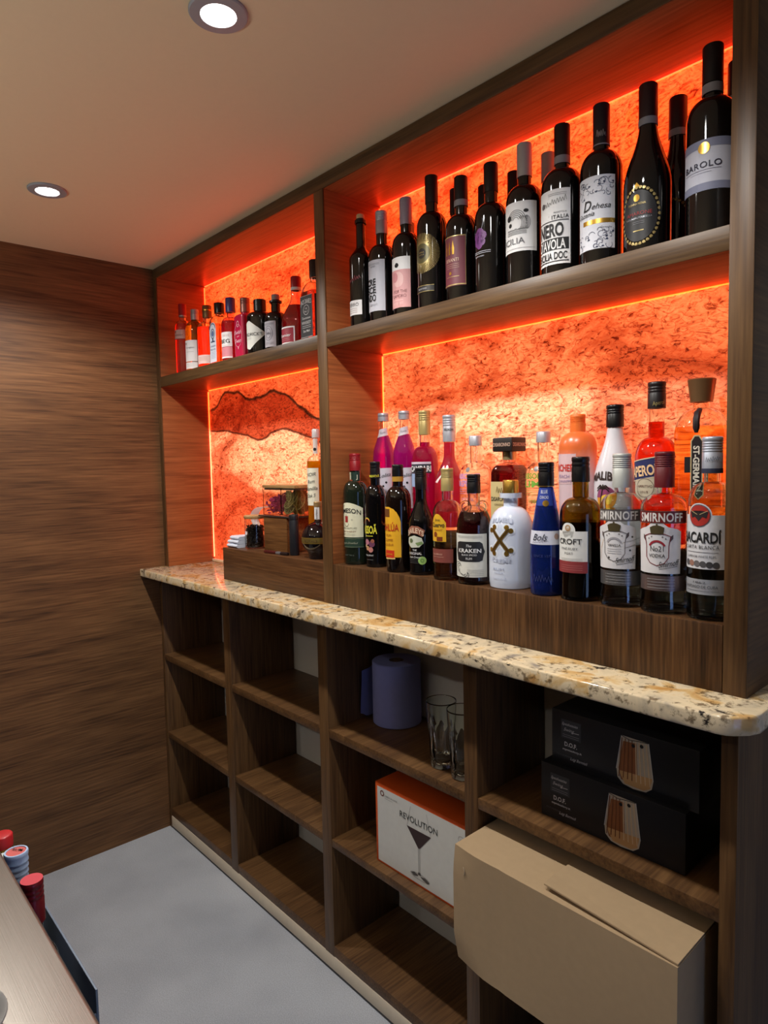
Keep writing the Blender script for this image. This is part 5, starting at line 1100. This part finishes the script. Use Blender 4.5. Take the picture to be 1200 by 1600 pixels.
t = thing('bar_counter', 'brushed steel bar counter in the near left foreground', 'counter', (0, 0, 0))
bm = bmesh.new(); box(bm, 0.9, 3.1, -1.62, -0.9145, 0.906, 0.950, 0, 0.004); obj('counter_top', bm, steel, t, smooth=50)
bx('base_cabinet', 0.95, 3.05, -1.58, -0.935, 0.0005, 0.9055, M_dark, t)
t = thing('speed_rail', 'dark steel bottle trough hanging on the working side of the bar counter', 'bottle rail', (0, 0, 0))
ds = C((112, 126, 144), 0.45, 0.1)
bm = bmesh.new(); box(bm, 0.98, 1.544, -0.933, -0.800, 0.5450, 0.5485, 0, 0.0008); obj('tray', bm, ds, t)
bm = bmesh.new(); vs = [(-0.803, 0.549), (-0.800, 0.549), (-0.800, 0.686), (-0.803, 0.686)]
box(bm, 0.98, 1.544, -0.8035, -0.800, 0.5488, 0.685, 0, 0.0008); obj('front_lip', bm, ds, t)
bm = bmesh.new(); box(bm, 1.5412, 1.5440, -0.9335, -0.8037, 0.5488, 0.650, 0, 0.0008); obj('end_plate', bm, ds, t)
bm = bmesh.new(); box(bm, 0.98, 1.5405, -0.9338, -0.9315, 0.5488, 0.660, 0, 0.0006); obj('back_plate', bm, ds, t)
ZR = 0.5487; GR = 'bottles in the steel bottle rail'
b = Bottle('bottle in the rail with a long ridged white and blue cap topped in red', 1.397, -0.862, ZR, 0.031, 0.296, 0.0115, 0.150, 0.190, 'round', GR, body=C((196, 206, 222), 0.3))
bm = bmesh.new(); pr_ = [(0.0135, 0.205), (0.0138, 0.255)]
for k in range(4): z = 0.258+0.009*k; pr_ += [(0.0142+0.0004*k, z), (0.0152+0.0004*k, z+0.002), (0.0152+0.0004*k, z+0.004), (0.0144+0.0004*k, z+0.007)]
pr_ += [(0.0165, 0.297), (0.0168, 0.301), (0.0160, 0.303), (0.0138, 0.303), (0.0135, 0.301), (0, 0.301)]
lathe(bm, pr_, 32); obj('cap', bm, C((176, 204, 238), 0.4), b.root, label='pale blue ridged cap')
bm = bmesh.new(); lathe(bm, [(0.0134, 0.3013), (0.0134, 0.3019), (0, 0.3019)], 28); obj('cap_disc', bm, C((206, 96, 92), 0.5), b.root, label='red disc on top of the cap')
p = Print(planemap((0, 0, 0.302), (0.75, 0.66, 0), (-0.66, 0.75, 0), (0, 0, 1)), None); p.text('RUM', 0, 0.004, 0.005, ink, 0.016, bold=0.02); p.done('cap_print', b.root)
p = b.pr(50, rr=0.0142); p.scribble(-0.010, 0.012, 0.232, 0.008, C((60, 76, 120), 0.5), 0.0008, 5, 0.2); p.done('cap_script', b.root)
b = Bottle('bottle in the rail with a dark red foil capsule, nearest the end of the trough', 1.463, -0.858, ZR, 0.031, 0.287, 0.0115, 0.150, 0.190, 'round', GR, body=M_wine)
b.cap(0.062, 0.0152, C((110, 16, 28), 0.3), 3, name='capsule', label='dark red foil capsule')
bm = bmesh.new(); lathe(bm, [(0.0148, 0.2872), (0.0148, 0.2878), (0, 0.2878)], 28); obj('cap_disc', bm, C((206, 62, 74), 0.5), b.root)
b = Bottle('bottle in the rail with a bright red cap and gold neck collar', 1.272, -0.856, ZR, 0.031, 0.275, 0.0120, 0.150, 0.190, 'round', GR, body=C((60, 60, 40), 0.1))
b.cap(0.020, 0.0165, C((190, 40, 46), 0.35)); b.band(0.244, 0.2545, 0.0160, M_gold, 'collar')
b = Bottle('bottle in the rail with a small white spout, just behind the blue ridged cap', 1.336, -0.868, ZR, 0.0295, 0.270, 0.0105, 0.150, 0.185, 'round', GR, body=C((70, 84, 70), 0.15))
b.cap(0.040, 0.0135, C((206, 218, 214), 0.45), name='spout')
t = thing('ashtray_dish', 'pale grey dish at the bottom left corner of the steel counter', 'dish', (1.858, -1.014, 0.9503))
bm = bmesh.new(); lathe(bm, [(0, 0.001), (0.030, 0.0), (0.036, 0.003), (0.043, 0.013), (0.0425, 0.0145), (0.040, 0.0135), (0.034, 0.005), (0, 0.004)], 40); obj('dish', bm, C((150, 150, 150), 0.35), t)

# ------------------------------------------------------------------ lamps
def downlight(label, x, y, power, group='recessed ceiling downlights'):
    t = thing('ceiling_downlight', label, 'ceiling light', (x, y, ZC), 0, group)
    bm = bmesh.new(); lathe(bm, [(0.0285, -0.0010), (0.030, -0.0060), (0.047, -0.0050), (0.0490, -0.0030), (0.0490, -0.0003)], 48); obj('bezel', bm, C((150, 156, 164), 0.45, 0.1), t)
    bm = bmesh.new(); lathe(bm, [(0.0284, -0.0012), (0.0284, -0.0035), (0, -0.0040)], 40); obj('lens', bm, mat((255, 255, 255), 0.5, emit=(255, 250, 240), es=16.0), t)
    l = bpy.data.lights.new('downlight_beam', 'SPOT'); l.energy = power; l.color = (1.0, 0.97, 0.92); l.spot_size = math.radians(152); l.spot_blend = 0.6; l.shadow_soft_size = 0.026
    lo = bpy.data.objects.new('lamp', l); COL.objects.link(lo); lo.parent = t; lo.location = (0, 0, -0.034)
    return t
DL = 36.0; DR = 8.0
downlight('round recessed ceiling downlight farther from the viewer, near the wooden wall', 0.522, -0.512, DL)
downlight('round recessed ceiling downlight nearer the viewer, at the top edge of the view', 1.452, -0.500, DL)
downlight('round recessed ceiling downlight above the right end of the shelving, outside the view', 1.98, -0.50, DL*0.55)
for k, wh in enumerate(('by the wooden wall', 'in the middle', 'farthest from the wooden wall')):
    downlight('ceiling downlight of the row behind the viewer, '+wh, 0.35+0.72*k, -2.1, DR)

# unseen bowl fill lights, added behind the viewer to brighten the ceiling
FILL_W = 9.5
def fill_light(x, y, z, power, lab):
    t = thing('added_fill_light', lab, 'lamp', (x, y, z), 0, 'added ceiling fill lights behind the bar')
    bm = bmesh.new(); lathe(bm, [(0, -0.075), (0.06, -0.068), (0.12, -0.042), (0.16, 0.0), (0.163, 0.002), (0.158, 0.002), (0.117, -0.036), (0.058, -0.061), (0, -0.068)], 40); obj('bowl', bm, C((190, 170, 140), 0.5), t)
    bm = bmesh.new(); tube(bm, [(0, 0, -0.066), (0, 0, ZC-z-0.001)], 0.005); obj('stem', bm, M_black, t)
    bm = bmesh.new(); lathe(bm, [(0.03, -0.050), (0.03, -0.030), (0, -0.026)], 24); obj('bulb', bm, mat((255, 255, 255), 0.5, emit=(255, 222, 180), es=4.0), t)
    l = bpy.data.lights.new('fill_light_beam', 'SPOT'); l.energy = power; l.color = (1.0, 0.95, 0.86); l.spot_size = math.radians(164); l.spot_blend = 0.2; l.shadow_soft_size = 0.06
    lo = bpy.data.objects.new('lamp', l); COL.objects.link(lo); lo.parent = t; lo.location = (0.0, 0, 0.035); lo.rotation_euler = (PI, 0, 0)
fill_light(0.3, -1.62, 1.5, FILL_W, 'added bowl fill light over the far end of the bar counter, by the wooden wall')
fill_light(1.1, -1.62, 1.5, FILL_W, 'added bowl fill light over the middle of the bar counter')
fill_light(1.9, -1.62, 1.5, FILL_W, 'added bowl fill light over the near end of the bar counter')
# cool bottle-fridge glow from the right end of the bar
t = thing('bottle_cooler', 'glass-fronted bottle cooler glowing cool white at the right end of the bar', 'fridge', (3.7, -0.75, 0))
bx('cabinet', 0, 0.45, -0.32, 0.32, 0.0005, 1.75, M_dark, t); bx('lit_front', -0.006, -0.001, -0.26, 0.26, 0.35, 1.60, mat((255, 255, 255), 0.3, emit=(120, 170, 255), es=1.8), t, 0.001, 'cool lit glass front')

w = bpy.data.worlds.new('World'); sc.world = w; w.use_nodes = True
w.node_tree.nodes['Background'].inputs[0].default_value = (0.012, 0.010, 0.009, 1); w.node_tree.nodes['Background'].inputs[1].default_value = 1.0

# ------------------------------------------------------------------ camera
cam = bpy.data.cameras.new('Camera'); co = bpy.data.objects.new('Camera', cam); COL.objects.link(co); sc.camera = co
cam.sensor_fit = 'VERTICAL'; cam.sensor_height = 36.0; cam.lens = 36.0*1033.0143/1600.0; cam.clip_start = 0.02
fw = Vector((-0.73989609, 0.66917907, -0.06894308)); rt = Vector((0.67166305, 0.74058843, -0.01993803)); upv = Vector((-0.03771634, 0.06105859, 0.99742134))
co.matrix_world = Matrix(((rt.x, upv.x, -fw.x, 2.49046128), (rt.y, upv.y, -fw.y, -1.08740546), (rt.z, upv.z, -fw.z, 1.42043079), (0, 0, 0, 1)))

sc.view_settings.view_transform = 'Standard'; sc.view_settings.look = 'None'; sc.view_settings.gamma = 1.0; sc.view_settings.use_curve_mapping = False
sc.view_settings.exposure = 0.0
cy = sc.cycles
cy.use_denoising = True
cy.max_bounces = 14; cy.diffuse_bounces = 4; cy.glossy_bounces = 5; cy.transmission_bounces = 14; cy.transparent_max_bounces = 8
cy.sample_clamp_indirect = 6.0; cy.caustics_reflective = False; cy.caustics_refractive = True
